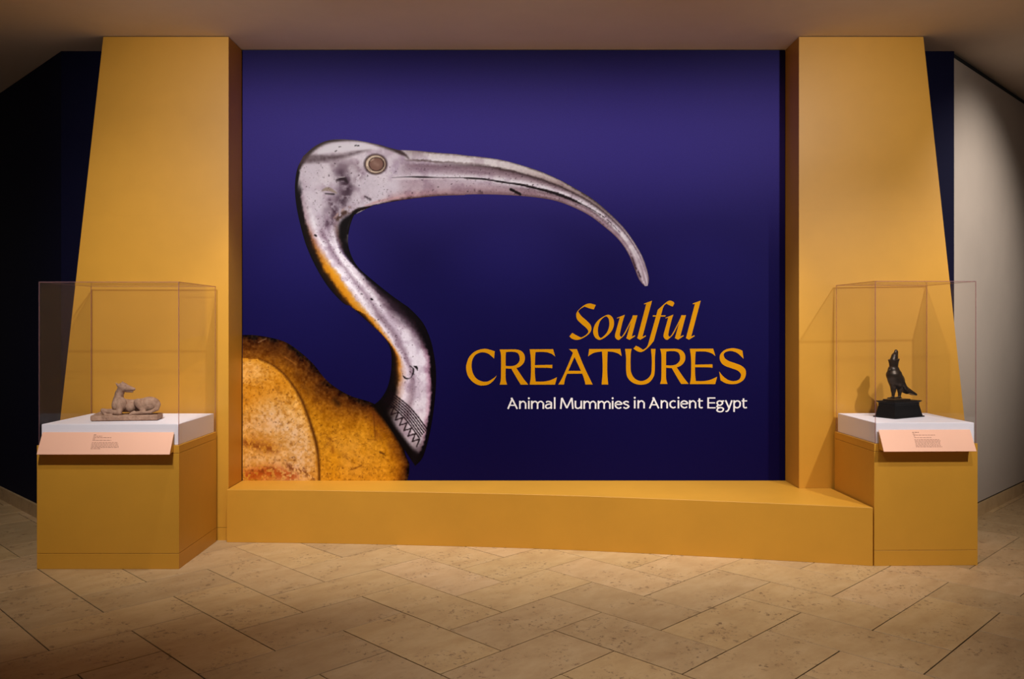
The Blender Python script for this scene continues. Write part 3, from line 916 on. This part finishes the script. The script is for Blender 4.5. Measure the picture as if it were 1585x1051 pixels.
def inside(poly):
    poly = np.asarray(poly); x, y = XX, YY
    c = np.zeros((rh, rw), bool)
    n = len(poly)
    for i in range(n):
        (xa, ya), (xb, yb) = poly[i], poly[i - 1]
        if ya == yb: continue
        c ^= ((ya > y) != (yb > y)) & (x < (xb - xa) * (y - ya) / (yb - ya) + xa)
    return c
def Z(pts, ox, oy, s): return [(ox + a / s, oy + b / s) for a, b in pts]
H_ = lambda *p: Z(p, 440, 190, 3.753)
K_ = lambda *p: Z(p, 720, 200, 3.753)
B_ = lambda *p: Z(p, 360, 460, 3.503)

neckL = H_((110, 195), (75, 270), (62, 370), (70, 480), (95, 600), (130, 720), (190, 850), (260, 960), (345, 1050)) + B_((640, 50), (740, 140), (820, 215), (855, 280), (862, 350), (855, 430), (835, 500), (800, 555), (770, 580))
neckR = H_((415, 515), (385, 590), (370, 680), (385, 760), (430, 840), (520, 920), (620, 1000), (690, 1050)) + B_((960, 60), (1030, 135), (1070, 220), (1090, 300), (1103, 400), (1100, 520), (1085, 650), (1062, 770), (1030, 870), (990, 915))
beakT = H_((660, 158), (760, 162), (900, 175), (1000, 182)) + K_((0, 152), (100, 162), (220, 180), (340, 213), (450, 250), (560, 300), (650, 350), (740, 405), (830, 480), (920, 570), (985, 660), (1030, 740), (1055, 810), (1068, 870), (1060, 910))
beakB = H_((520, 480), (620, 460), (750, 440), (900, 425), (1050, 420)) + K_((0, 380), (100, 378), (250, 383), (400, 395), (520, 415), (620, 450), (720, 500), (800, 560), (880, 630), (940, 710), (980, 800), (1010, 875), (1042, 912))
headTop = H_((110, 195), (180, 135), (270, 100), (400, 100), (540, 125), (600, 142), (660, 158))
def resamp(P, n):
    P = np.array(crom(P, 8)); s = np.r_[0, np.cumsum(np.linalg.norm(np.diff(P, axis=0), axis=1))]
    t = np.linspace(0, s[-1], n)
    return np.stack([np.interp(t, s, P[:, 0]), np.interp(t, s, P[:, 1])], 1)
nL, nR = resamp(neckL, 80), resamp(neckR, 80)
bT, bB = resamp(beakT, 80), resamp(beakB, 80)
def lane(A, B, s, a=0.0, b=1.0):
    n = len(A); i0, i1 = int(a * (n - 1)), int(b * (n - 1)) + 1
    return (A + (B - A) * s)[i0:i1:3]
head_poly = np.array(crom(headTop, 6))
outline_bird = np.vstack([head_poly, bT[1:], bB[::-1], nR[1:], nL[::-1][:-1]])
body_pts = B_((54.6, 205), (110, 205), (200, 218), (290, 245), (370, 300), (440, 365), (500, 440), (560, 490), (640, 535), (720, 560), (770, 580), (830, 630), (880, 700), (920, 790), (940, 860), (958, 905), (955, 965), (945, 998))
body_pts = np.array(crom(body_pts, 6))
outline_body = np.vstack([body_pts, [(375.6, body_pts[-1, 1])], [(375.6, body_pts[0, 1])]])

n_big, n_mid, n_fine = vnoise(40, 1, 4), vnoise(14, 2, 3), vnoise(4, 3, 2)
n_pit, n_grn = vnoise(5, 11, 3, gain=0.7), vnoise(2.2, 12, 2)
thr = lambda nz, lo, hi: np.clip((nz - lo) / (hi - lo), 0, 1)
def ramp_rgb(x, stops):
    xs = [q[0] for q in stops]
    return np.stack([np.interp(x, xs, [q[1][k] for q in stops]) for k in range(3)], -1)
# ---- body: amber gold, dark along its upper rim
rim = np.array(crom(B_((20, 203), (110, 205), (200, 218), (290, 245), (370, 300), (440, 365), (500, 440), (560, 490), (640, 535), (720, 560), (770, 580), (830, 630), (880, 700), (920, 790), (940, 860), (958, 905), (955, 965), (945, 1010)), 5))
best = np.full((rh, rw), 1e9); along = np.zeros((rh, rw))
for i in range(len(rim) - 1):
    a, b = rim[i], rim[i + 1]; d = b - a
    t = np.clip(((XX - a[0]) * d[0] + (YY - a[1]) * d[1]) / (d @ d), 0, 1)
    dd = np.hypot(XX - a[0] - t * d[0], YY - a[1] - t * d[1])
    along = np.where(dd < best, (i + t) / (len(rim) - 1), along); best = np.minimum(best, dd)
reach = np.interp(along, [0, 0.3, 0.5, 0.62, 0.75, 1.0], [1.25, 1.15, 0.8, 0.62, 0.42, 0.42])
dr = best / reach + (n_mid - 0.5) * 16
INK[:] = ramp_rgb(dr, [(0, (10, 3, 2)), (3, (26, 9, 3)), (8, (62, 28, 5)), (16, (92, 48, 8)), (28, (126, 72, 10)), (42, (158, 96, 12)), (62, (190, 124, 18)), (90, (204, 138, 28))])
INK += (n_fine[..., None] - 0.5) * np.array((52, 44, 24)) + (n_grn[..., None] - 0.5) * np.array((34, 28, 16))
stroke(B_((600, 800), (690, 830), (640, 900)), 12, (226, 164, 72), 0.6, 60, thr(n_mid, 0.2, 0.7))
stroke(B_((545, 860), (555, 990)), 6, (222, 150, 20), 0.6, 24)
stroke(B_((150, 250), (290, 310)), 4, (70, 34, 6), 0.6, 26, thr(n_mid, 0.3, 0.6))
stroke(B_((140, 245), (180, 225)), 0.6, (190, 150, 110), 0.6, 2)
stroke(B_((285, 325), (345, 365)), 0.8, (176, 110, 40), 0.6, 3)
stroke(B_((350, 420), (400, 520)), 3, (70, 34, 6), 0.6, 22, thr(n_fine, 0.35, 0.6))
stroke(B_((555, 555), (575, 580)), 2, (30, 12, 2), 0.9, 11)
stroke(B_((770, 620), (795, 690), (775, 740)), 6, (96, 42, 8), 0.7, 26, thr(n_fine, 0.3, 0.6))
stroke(B_((765, 625), (772, 760)), 0.7, (70, 30, 6), 0.6, 3)
stroke(B_((530, 770), (545, 840)), 2, (120, 62, 8), 0.7, 9, thr(n_fine, 0.3, 0.6))
stroke(B_((640, 935), (670, 925), (700, 912)), 0.9, (110, 58, 10), 0.8, 3)
stroke(B_((800, 840), (820, 850)), 1.4, (70, 34, 8), 0.8, 3)
stroke(B_((850, 800), (880, 840)), 3, (90, 44, 8), 0.6, 14, thr(n_fine, 0.4, 0.6))
# pale inner wing panel
panel_edge = B_((20, 330), (90, 333), (150, 340), (210, 365), (270, 410), (320, 470), (365, 540), (400, 620), (430, 710), (455, 800), (466, 880), (470, 960), (470, 1010))
pe = np.array(crom(panel_edge, 6))
pm = inside(np.vstack([pe, [(360, 760)], [(360, pe[0, 1])]]))
save = INK.copy()
INK[:] = np.array((214, 148, 52)) + (n_mid[..., None] - 0.5) * np.array((56, 56, 56)) + (n_fine[..., None] - 0.5) * np.array((64, 70, 66)) + (n_grn[..., None] - 0.5) * np.array((50, 50, 46))
nzp = 0.55 + 0.45 * thr(n_fine, 0.3, 0.7)
stroke(B_((140, 400), (60, 390)), 12, (230, 178, 112), 0.75, 44, nzp)
stroke(B_((60, 540), (200, 520), (290, 450)), 12, (198, 122, 14), 0.9, 56, nzp)
stroke(B_((220, 660), (330, 740), (360, 860), (330, 950)), 22, (228, 192, 156), 0.95, 64, nzp)
stroke(B_((80, 700), (200, 690)), 8, (222, 176, 132), 0.7, 44, nzp)
stroke(B_((90, 880), (240, 880)), 8, (228, 184, 136), 0.8, 36, nzp)
stroke(B_((70, 785), (150, 815), (235, 825)), 4, (118, 52, 8), 0.95, 17, thr(n_fine, 0.40, 0.58))
stroke(B_((110, 770), (200, 790)), 5, (160, 88, 26), 0.6, 24, thr(n_fine, 0.35, 0.6))
stroke(B_((80, 970), (200, 950), (320, 970)), 8, (166, 66, 14), 0.95, 26, thr(n_fine, 0.36, 0.56))
stroke(B_((110, 940), (220, 930)), 3, (120, 46, 12), 0.7, 9, thr(n_pit, 0.45, 0.55))
stroke(B_((290, 915), (390, 950)), 3, (96, 40, 12), 0.85, 13, thr(n_pit, 0.47, 0.58))
stroke(B_((400, 960), (440, 985)), 2, (90, 44, 12), 0.7, 10, thr(n_pit, 0.47, 0.58))
stroke(panel_edge, 3, (206, 136, 24), 0.85, 14)
pcol = INK.copy()
INK[:] = np.where(pm[..., None], pcol, save)
stroke(panel_edge[2:], [0.4, 0.8, 1.0, 1.2, 1.6, 1.8, 2.0, 2.0, 1.6, 1.4, 1.4], (52, 20, 4), 0.85, 6)
dark = thr(n_pit, 0.62, 0.74) * 0.28
INK[:] = INK * (1 - dark[..., None]) + np.array((92, 46, 10)) * dark[..., None]
for q in range(1100):
    x, y = nrg.uniform(374, 645), nrg.uniform(545, 745)
    stroke([(x, y), (x + nrg.normal(0, 1.6), y + nrg.normal(0, 1.2))], nrg.uniform(0.15, 0.55), (80, 36, 6), nrg.uniform(0.25, 0.75), 1.1, spl=False)
collar_line = [tuple(nL[-1]), tuple(nL[-1] * 0.68 + nR[-1] * 0.32 + (1, -1)), tuple(nL[-1] * 0.35 + nR[-1] * 0.65 + (1, -1)), tuple(nR[-1])]
stroke(collar_line, [5, 3, 3, 5], (8, 3, 2), 0.97, 7)
body_ink = INK.copy()

# ---- bird: silver; tone across neck and bill set by profile tables
def st_map(A, B, n=1400, k=160):
    S = np.full((rh, rw), np.nan); Tm = np.full((rh, rw), np.nan)
    a, b = resamp(A, n), resamp(B, n)
    tt = np.linspace(0, 1, n)
    for s in np.linspace(0, 1, k):
        p_ = a + (b - a) * s
        ix, iy = ((p_[:, 0] - AX0) * RS).astype(int), ((p_[:, 1] - AY0) * RS).astype(int)
        ok = (ix >= 0) & (ix < rw) & (iy >= 0) & (iy < rh)
        S[iy[ok], ix[ok]] = s; Tm[iy[ok], ix[ok]] = tt[ok]
    for _ in range(3):                                   # close pinholes and pad past the edge
        for dy, dx in ((0, 1), (0, -1), (1, 0), (-1, 0)):
            h = np.isnan(S)
            S = np.where(h, np.roll(S, (dy, dx), (0, 1)), S); Tm = np.where(h, np.roll(Tm, (dy, dx), (0, 1)), Tm)
    return S, Tm
def table(S, Tm, rows):
    ts = [q[0] for q in rows]
    cols = np.stack([ramp_rgb(S, q[1]) for q in rows])
    f = np.interp(np.nan_to_num(Tm), ts, np.arange(len(ts)))
    i0 = np.clip(f.astype(int), 0, len(ts) - 2); fr_ = (f - i0)[..., None]
    gi = np.indices((rh, rw))
    return cols[i0, gi[0], gi[1]] * (1 - fr_) + cols[i0 + 1, gi[0], gi[1]] * fr_
K0 = (8, 4, 8)
W1, W2, W3 = (228, 219, 234), (240, 234, 246), (212, 199, 216)
W4 = (216, 208, 224)
neck_rows = [
    (0.00, [(0, (15, 8, 12)), (.05, (50, 40, 46)), (.11, (206, 194, 210)), (.45, W1), (.6, (150, 125, 142)), (.8, W3), (.93, (120, 90, 85)), (1, (40, 25, 22))]),
    (0.10, [(0, K0), (.10, (22, 14, 18)), (.15, (196, 180, 196)), (.3, W2), (.48, W1), (.6, (126, 100, 122)), (.7, W3), (.8, (100, 72, 66)), (.88, (14, 8, 9)), (1, K0)]),
    (0.20, [(0, K0), (.10, (24, 14, 16)), (.15, (186, 160, 172)), (.3, W2), (.47, (150, 126, 146)), (.55, W1), (.7, W2), (.78, (104, 88, 118)), (.86, (14, 8, 14)), (1, K0)]),
    (0.28, [(0, K0), (.10, (34, 16, 8)), (.15, (150, 96, 66)), (.22, (200, 170, 176)), (.3, W2), (.46, (166, 146, 164)), (.56, W2), (.74, W3), (.81, (60, 44, 64)), (.88, K0), (1, K0)]),
    (0.38, [(0, K0), (.08, (30, 14, 3)), (.14, (190, 120, 18)), (.22, (216, 146, 30)), (.27, (206, 160, 110)), (.31, W2), (.42, W1), (.48, (160, 140, 158)), (.58, W2), (.67, (176, 156, 172)), (.74, (52, 36, 48)), (.88, (16, 8, 14)), (1, K0)]),
    (0.48, [(0, K0), (.09, (40, 20, 3)), (.16, (196, 124, 16)), (.24, (210, 142, 40)), (.30, (214, 196, 200)), (.36, W2), (.46, (152, 132, 150)), (.55, W1), (.64, (112, 90, 106)), (.75, (44, 30, 42)), (.9, (14, 7, 12)), (1, K0)]),
    (0.555, [(0, K0), (.10, (56, 26, 3)), (.18, (202, 130, 22)), (.26, (196, 142, 70)), (.32, W1), (.45, (124, 102, 118)), (.56, W4), (.70, (214, 204, 218)), (.80, (120, 98, 116)), (.88, (30, 18, 26)), (.92, K0), (1, K0)]),
    (0.63, [(0, K0), (.10, (52, 24, 3)), (.19, (200, 128, 26)), (.27, (206, 160, 116)), (.34, W1), (.49, (140, 118, 136)), (.60, W4), (.82, W4), (.89, (150, 112, 136)), (.93, K0), (1, K0)]),
    (0.72, [(0, K0), (.10, (48, 22, 3)), (.19, (196, 124, 36)), (.28, (210, 176, 150)), (.36, W3), (.5, (142, 120, 138)), (.6, W4), (.80, W4), (.87, (190, 155, 180)), (.91, (110, 76, 98)), (.94, K0), (1, K0)]),
    (0.82, [(0, K0), (.11, (36, 16, 4)), (.20, (186, 118, 44)), (.28, (204, 178, 176)), (.4, W3), (.52, (140, 118, 136)), (.62, W4), (.82, W4), (.89, (196, 160, 184)), (.935, K0), (1, K0)]),
    (0.90, [(0, K0), (.16, (14, 7, 5)), (.24, (176, 146, 140)), (.35, W1), (.5, (160, 140, 154)), (.6, W4), (.85, W1), (.91, (160, 130, 150)), (.94, K0), (1, K0)]),
    (1.00, [(0, K0), (.28, (12, 6, 7)), (.42, (140, 124, 136)), (.7, (176, 162, 176)), (.85, (50, 36, 44)), (.92, K0), (1, K0)])]
bill_rows = [
    (0.0, [(0, (120, 102, 98)), (.12, (196, 184, 190)), (.3, (176, 156, 172)), (.5, W3), (.75, W1), (.92, (206, 174, 182)), (1, (56, 32, 30))]),
    (0.10, [(0, (130, 112, 112)), (.05, (220, 210, 216)), (.16, W2), (.19, (90, 70, 72)), (.23, W3), (.30, (136, 110, 126)), (.42, (186, 166, 184)), (.5, W1), (.6, (186, 162, 178)), (.8, (196, 176, 190)), (.93, (208, 170, 180)), (1, (70, 42, 42))]),
    (0.34, [(0, (130, 114, 114)), (.05, (232, 224, 230)), (.19, (234, 226, 230)), (.235, (70, 52, 54)), (.29, (128, 104, 116)), (.42, (176, 154, 168)), (.52, W2), (.64, W3), (.8, (190, 164, 178)), (1, (140, 108, 118))]),
    (0.54, [(0, (90, 76, 76)), (.06, (206, 190, 190)), (.18, (166, 144, 146)), (.25, (62, 46, 50)), (.35, (150, 126, 138)), (.48, W2), (.62, W1), (.74, (130, 104, 116)), (.85, (178, 150, 162)), (1, (104, 76, 84))]),
    (0.70, [(0, (50, 40, 42)), (.14, (150, 130, 132)), (.24, (76, 58, 64)), (.38, W1), (.55, W2), (.68, (120, 96, 108)), (.82, (190, 166, 180)), (1, (124, 96, 106))]),
    (0.85, [(0, (90, 70, 84)), (.14, W3), (.21, (104, 80, 96)), (.33, W1), (.6, W2), (.75, (166, 142, 158)), (.9, (196, 176, 190)), (1, (110, 84, 98))]),
    (1.0, [(0, (100, 80, 92)), (.3, W3), (.45, (130, 106, 118)), (.7, W3), (1, (70, 46, 60))])]
nS, nT = st_map(neckL, neckR)
bS, bTt = st_map(beakT, beakB)
sm = lambda x, a, b: (lambda q: q * q * (3 - 2 * q))(np.clip((x - a) / (b - a), 0, 1))
jit = (n_mid - 0.5) * 0.06 + (n_fine - 0.5) * 0.05
INK[:] = np.array((222, 211, 226)) + (n_big[..., None] - 0.5) * np.array((30, 32, 26))
nc = table(np.clip(np.nan_to_num(nS) + jit * 0.8, 0, 1), nT, neck_rows)
na = np.where(np.isnan(nS), 0, sm(np.nan_to_num(nT), 0.05, 0.13))[..., None]
INK[:] = INK * (1 - na) + nc * na
bc = table(np.clip(np.nan_to_num(bS) + jit * 0.7, 0, 1), bTt, bill_rows)
ba = np.where(np.isnan(bS), 0, sm(np.nan_to_num(bTt), 0.0, 0.07))[..., None]
INK[:] = INK * (1 - ba) + bc * ba
stain = (thr(n_mid, 0.52, 0.72) * 0.45)[..., None]
lum = INK.mean(-1, keepdims=True)
INK[:] = np.where(lum > 150, INK * (1 - stain) + INK * np.array((0.74, 0.66, 0.72)) * stain, INK)
INK += (n_grn[..., None] - 0.5) * np.array((20, 20, 20)) * np.clip(lum / 160, 0.2, 1)
# bill details
gape = H_((625, 318), (720, 315), (800, 316), (920, 318), (1050, 320)) + K_((0, 283), (110, 290), (220, 308), (320, 322), (420, 345), (520, 372), (610, 405), (690, 442))
stroke(gape, [0.3, 0.6, 1.1, 0.4, 0.7, 1.1, 1.2, 1.3, 1.6, 1.8, 2.2, 2.2, 0.6], (26, 16, 20), 0.97, 1.5)
stroke([(a, b + 2.6) for a, b in gape[:9]], 0.5, (240, 228, 236), 0.7, 1.8, thr(n_fine, 0.3, 0.5))
stroke(K_((690, 442), (760, 480), (830, 530), (900, 600)), [0.8, 0.7, 0.6, 0.3], (40, 26, 34), 0.9, 1.4, thr(n_fine, 0.3, 0.45))
stroke(K_((265, 350), (320, 378)), [2.2, 2.0], (20, 10, 14), 0.97, 1.8)
stroke(K_((60, 355), (95, 372)), 1.6, (50, 28, 38), 0.85, 5, thr(n_fine, 0.35, 0.6))
stroke(K_((960, 720), (990, 800), (1030, 880)), [0.4, 1.4, 1.2], (46, 24, 34), 0.9, 3.0, thr(n_fine, 0.3, 0.55))
stroke(K_((560, 300), (650, 352), (760, 420)), [0.8, 1.6, 1.0], (52, 38, 36), 0.8, 3, thr(n_fine, 0.25, 0.55))
stroke(lane(bT, bB, 0.0, 0.0, 1.0), [0.4] * 27, (70, 54, 66), 0.7, 1.6)
# ring and pits on the neck
stroke([(624, 582), (629, 586), (635, 585), (639, 579), (640, 571), (634, 566)], [0.9, 1.5, 0.5, 1.1, 0.9, 0.4], (18, 10, 14), 0.95, 1.3)
stroke([(641, 567), (645, 569), (646, 573)], [0.9, 1.8, 0.9], (14, 8, 12), 0.95, 1.3)
for x, y, r in ((488.5, 364.5, 1.6), (575.5, 463.3, 1.5), (560, 455, 0.7)):
    stroke([(x - 1, y - 0.5), (x + 1, y + 0.5)], [r, r * 0.8], (14, 8, 12), 0.95, 1.1, spl=False)
# collar: scored lines and zigzag above a black joint
col0, col1 = np.array((605, 606.5)), np.array((661, 664))
ddir = np.array((-0.55, 0.62))
for q in range(6):
    a, b = col0 + ddir * q * 4.2 + (q * 0.3, 0), col1 + ddir * q * 4.4
    stroke([a, (a + b) / 2 + np.array((3.0, -3.0)), b], 1.0, (16, 6, 10), 0.97, 1.6)
za, zb = np.array((602, 630.0)), np.array((648, 688))
zz = []
for q in range(15):
    zz.append(za + (zb - za) * q / 14 + (np.array((4.8, -4.2)) if q % 2 else np.array((-3.2, 3.4))))
stroke(zz, 1.05, (22, 10, 14), 0.95, 1.4, spl=False)
stroke(collar_line, [11, 7, 9, 13], (8, 4, 4), 0.98, 9)
stroke([nR[-1] + (0, -16), nR[-1] + (-3, -6)], 6, (14, 8, 12), 0.9, 12, spl=False)
# head: dark cap band, bright crown patch, cheek stains
stroke(H_((150, 260), (155, 400), (185, 520)), [7, 8, 7], (224, 214, 230), 0.7, 16)
stroke(H_((560, 400), (630, 370)), 9, (226, 216, 232), 0.75, 18)
stroke(H_((80, 290), (66, 380), (72, 480), (92, 580)), 2.6, (14, 8, 12), 0.98, 3.5)
stroke(H_((112, 190), (92, 230), (76, 275), (66, 340)), [3, 3.4, 3.4, 3], (24, 16, 18), 0.98, 4)
stroke(H_((395, 545), (418, 512), (470, 494)), [4, 2.4, 1.0], (22, 12, 12), 0.98, 3)
stroke(H_((372, 640), (388, 585), (414, 520), (462, 498), (535, 480)), [2.5, 2.6, 3.0, 2.4, 1.4], (14, 8, 9), 0.98, 2.5)
cap = H_((88, 260), (108, 210), (150, 150), (230, 112), (330, 100), (430, 102), (540, 124), (640, 155), (690, 182))
stroke(cap, [2.5, 5, 7, 4, 2, 1.4, 2.2, 3.5, 2.0], (58, 46, 44), 0.95, 6)
stroke(H_((100, 215), (180, 208), (260, 205), (340, 195), (420, 172), (500, 152)), [6, 6, 5, 3.5, 2, 0.8], (84, 66, 72), 0.95, 9, 0.6 + 0.4 * n_fine)
stroke(H_((200, 175), (270, 150), (380, 140), (470, 140), (535, 148)), [2, 6, 6, 4.5, 1.5], (236, 230, 242), 0.98, 5)
for hx, hy in ((300, 165), (322, 140), (415, 132), (428, 134)):
    stroke(H_((hx - 4, hy + 1), (hx + 5, hy - 2)), 0.7, (24, 16, 20), 0.9, 1.1, spl=False)
nzh = thr(n_mid, 0.2, 0.55)
stroke(H_((290, 240), (360, 250), (410, 260)), [4, 7, 5], (128, 106, 120), 0.7, 26, nzh)
stroke(H_((330, 290), (365, 360), (340, 430), (290, 500), (260, 570)), [7, 9, 8, 7, 4], (74, 52, 68), 0.95, 26, nzh)
stroke(H_((340, 330), (365, 400), (330, 470)), [4, 6, 4], (66, 46, 60), 0.8, 16, thr(n_fine, 0.4, 0.62))
stroke(H_((305, 335), (345, 325), (365, 345)), [1.4, 3.2, 2], (48, 34, 42), 0.92, 4)
stroke(H_((318, 318), (350, 314)), 0.7, (238, 228, 236), 0.8, 2)
stroke(H_((218, 396), (255, 385), (305, 408)), [0.6, 3.0, 0.8], (164, 146, 134), 0.95, 2.5)
stroke(H_((240, 412), (290, 415)), 1.0, (26, 18, 20), 0.9, 1.8)
stroke(H_((265, 450), (295, 530), (262, 590), (240, 620)), [2, 4, 3, 1], (74, 50, 66), 0.85, 9, thr(n_fine, 0.38, 0.58))
stroke(H_((310, 560), (345, 525), (400, 508), (450, 498)), [3, 4, 2.5, 0.5], (70, 46, 38), 0.9, 6, thr(n_fine, 0.25, 0.5))
stroke(H_((345, 660), (352, 590), (400, 530)), [6, 8, 2], (10, 5, 7), 0.97, 8)
stroke(H_((290, 555), (330, 512), (380, 490)), 1.6, (206, 172, 166), 0.8, 4, thr(n_fine, 0.42, 0.6))
stroke(H_((660, 437), (560, 455), (470, 483)), [1.6, 1.8, 0.8], (210, 168, 174), 0.9, 3.5)
stroke(H_((660, 452), (540, 476), (430, 505)), 0.9, (40, 22, 20), 0.95, 2.0)
stroke(H_((470, 430), (500, 445)), 1.4, (50, 34, 44), 0.85, 4, thr(n_fine, 0.3, 0.5))
stroke(H_((690, 195), (650, 250), (630, 300)), 4, (180, 158, 186), 0.75, 12, thr(n_fine, 0.3, 0.6))
stroke(H_((430, 240), (450, 300), (420, 330)), 3, (130, 104, 122), 0.7, 14, thr(n_fine, 0.42, 0.62))
stroke(H_((655, 160), (700, 186), (722, 206)), [3, 2, 0.6], (72, 56, 58), 0.9, 4)
# eye: dark rim, pale inlay ring, brown stone
ec = np.array((440 + 531 / 3.753, 190 + 241 / 3.753))
def disc(rx, ry, ox, col, soft=0.14):
    q = np.hypot((XX - ec[0] - ox) / rx, (YY - ec[1]) / ry)
    fill(np.clip((1 + soft / 2 - q) / soft, 0, 1), col)
disc(18.0, 16.0, 0, (52, 34, 36), 0.22); disc(15.8, 14.2, 0, (120, 92, 78)); disc(15.0, 13.4, 0, (232, 212, 192)); disc(12.4, 11.2, 1.2, (48, 28, 26)); disc(10.8, 9.8, 1.0, (134, 100, 90))
stroke([ec + (-2, -2), ec + (3, 1)], 2, (172, 140, 128), 0.7, 9, spl=False)
stroke([ec + (-8, -5), ec + (-3, -8)], 0.8, (214, 186, 168), 0.8, 2, spl=False)
stroke([ec + (-13, 4), ec + (-8, 10)], 0.5, (110, 80, 70), 0.8, 1.5, spl=False)
# dark specks over the silver
for q in range(1000):
    if q % 5 < 2:
        i = nrg.integers(6, 70); s = nrg.normal(0.48, 0.13)
        if not 0.26 < s < 0.84: continue
        x, y = nL[i] + (nR[i] - nL[i]) * s
    elif q % 5 < 4:
        i = nrg.integers(0, 62); s = nrg.uniform(0.25, 0.97)
        x, y = bT[i] + (bB[i] - bT[i]) * s
    else: x, y = nrg.uniform(466, 600), nrg.uniform(248, 322)
    if (x - ec[0]) ** 2 + (y - ec[1]) ** 2 < 330: continue
    r = nrg.exponential(0.22)
    stroke([(x, y), (x + nrg.normal(0, 0.9), y + nrg.normal(0, 0.8))], min(r, 0.8), (52, 34, 44), nrg.uniform(0.3, 0.85), 1.2, spl=False)
bird_ink = INK.copy()

def ink_mesh(name, outline, ink, depth, step=1.15):
    outline = np.asarray(outline, float)
    seg = np.linalg.norm(np.roll(outline, -1, 0) - outline, axis=1)
    pts = []
    for i, L in enumerate(seg):
        k = max(1, int(round(L / 1.4)))
        a, b = outline[i], outline[(i + 1) % len(outline)]
        if L < 0.25: continue
        for q in range(k): pts.append(a + (b - a) * q / k)
    B = np.array(pts)
    x0, y0 = B.min(0); x1, y1 = B.max(0)
    gx, gy = np.meshgrid(np.arange(x0, x1, step), np.arange(y0, y1, step))
    gx = gx + (np.arange(gx.shape[0]) % 2)[:, None] * step * 0.5
    gp = np.stack([gx.ravel(), gy.ravel()], 1)
    c = np.zeros(len(gp), bool)
    n = len(B)
    for i in range(n):
        (xa, ya), (xb, yb) = B[i], B[i - 1]
        if ya == yb: continue
        c ^= ((ya > gp[:, 1]) != (yb > gp[:, 1])) & (gp[:, 0] < (xb - xa) * (gp[:, 1] - ya) / (yb - ya) + xa)
    gp = gp[c]
    # keep clear of the outline
    keep = np.ones(len(gp), bool)
    cell = {}
    for q in B: cell.setdefault((int(q[0] // 2), int(q[1] // 2)), []).append(q)
    for i, q in enumerate(gp):
        a, b = int(q[0] // 2), int(q[1] // 2)
        for da in (-1, 0, 1):
            for db in (-1, 0, 1):
                for r_ in cell.get((a + da, b + db), ()):
                    if (r_[0] - q[0]) ** 2 + (r_[1] - q[1]) ** 2 < 0.36: keep[i] = False
    gp = gp[keep]
    P = np.vstack([B, gp])
    res = delaunay_2d_cdt([Vector(q) for q in P], [(i, (i + 1) % n) for i in range(n)], [], 1, 1e-5)
    V = np.array([tuple(q) for q in res[0]])
    me = bpy.data.meshes.new(name)
    fs_ = []
    for f in res[2]:
        a, b, d = V[f[0]], V[f[1]], V[f[2]]
        ar = (b[0] - a[0]) * (d[1] - a[1]) - (b[1] - a[1]) * (d[0] - a[0])
        fs_.append(tuple(f) if ar < 0 else tuple(f[::-1]))
    me.from_pydata([(wx(q[0]), MY - depth, wz(q[1])) for q in V], [], fs_)
    me.update()
    ix = np.clip(((V[:, 0] - AX0) * RS).astype(int), 0, rw - 1); iy = np.clip(((V[:, 1] - AY0) * RS).astype(int), 0, rh - 1)
    colr = np.clip(ink[iy, ix], 0, 255)
    l3 = np.asarray(lin(colr)).reshape(-1, 3)
    at = me.color_attributes.new('ink', 'FLOAT_COLOR', 'POINT')
    at.data.foreach_set('color', np.column_stack([l3, np.ones(len(l3))]).astype(np.float32).ravel())
    return me
def lin_arr(c):
    c = np.asarray(c, float) / 255.0
    return np.where(c <= 0.04045, c / 12.92, ((c + 0.055) / 1.055) ** 2.4)
lin = lin_arr
m, nt, p = new_mat('printed_ink')
va = nt.nodes.new('ShaderNodeVertexColor'); va.layer_name = 'ink'
nt.links.new(va.outputs[0], p.inputs['Base Color'])
p.inputs['Roughness'].default_value = 0.5
p.inputs['Specular IOR Level'].default_value = 0.05
M['ink_print'] = m
ibis = empty('ibis_print', (0, 0, 0), 0, mural)
head_out = np.vstack([head_poly, bT[1:3], bB[1::-1], nR[1:2], nL[6::-1][:-1]])
link('ibis_body', ink_mesh('ibis_body', outline_body, body_ink, 0.0006), M['ink_print'], ibis)
link('ibis_neck', ink_mesh('ibis_neck', np.vstack([nL[1:], nR[::-1]]), bird_ink, 0.0010), M['ink_print'], ibis)
link('ibis_head', ink_mesh('ibis_head', np.vstack([head_poly, bT[1:4], bB[1::-1], nR[1:3], nL[9:0:-1]]), bird_ink, 0.0012), M['ink_print'], ibis)
link('ibis_bill', ink_mesh('ibis_bill', np.vstack([bT[2:], bB[::-1]]), bird_ink, 0.0014), M['ink_print'], ibis)
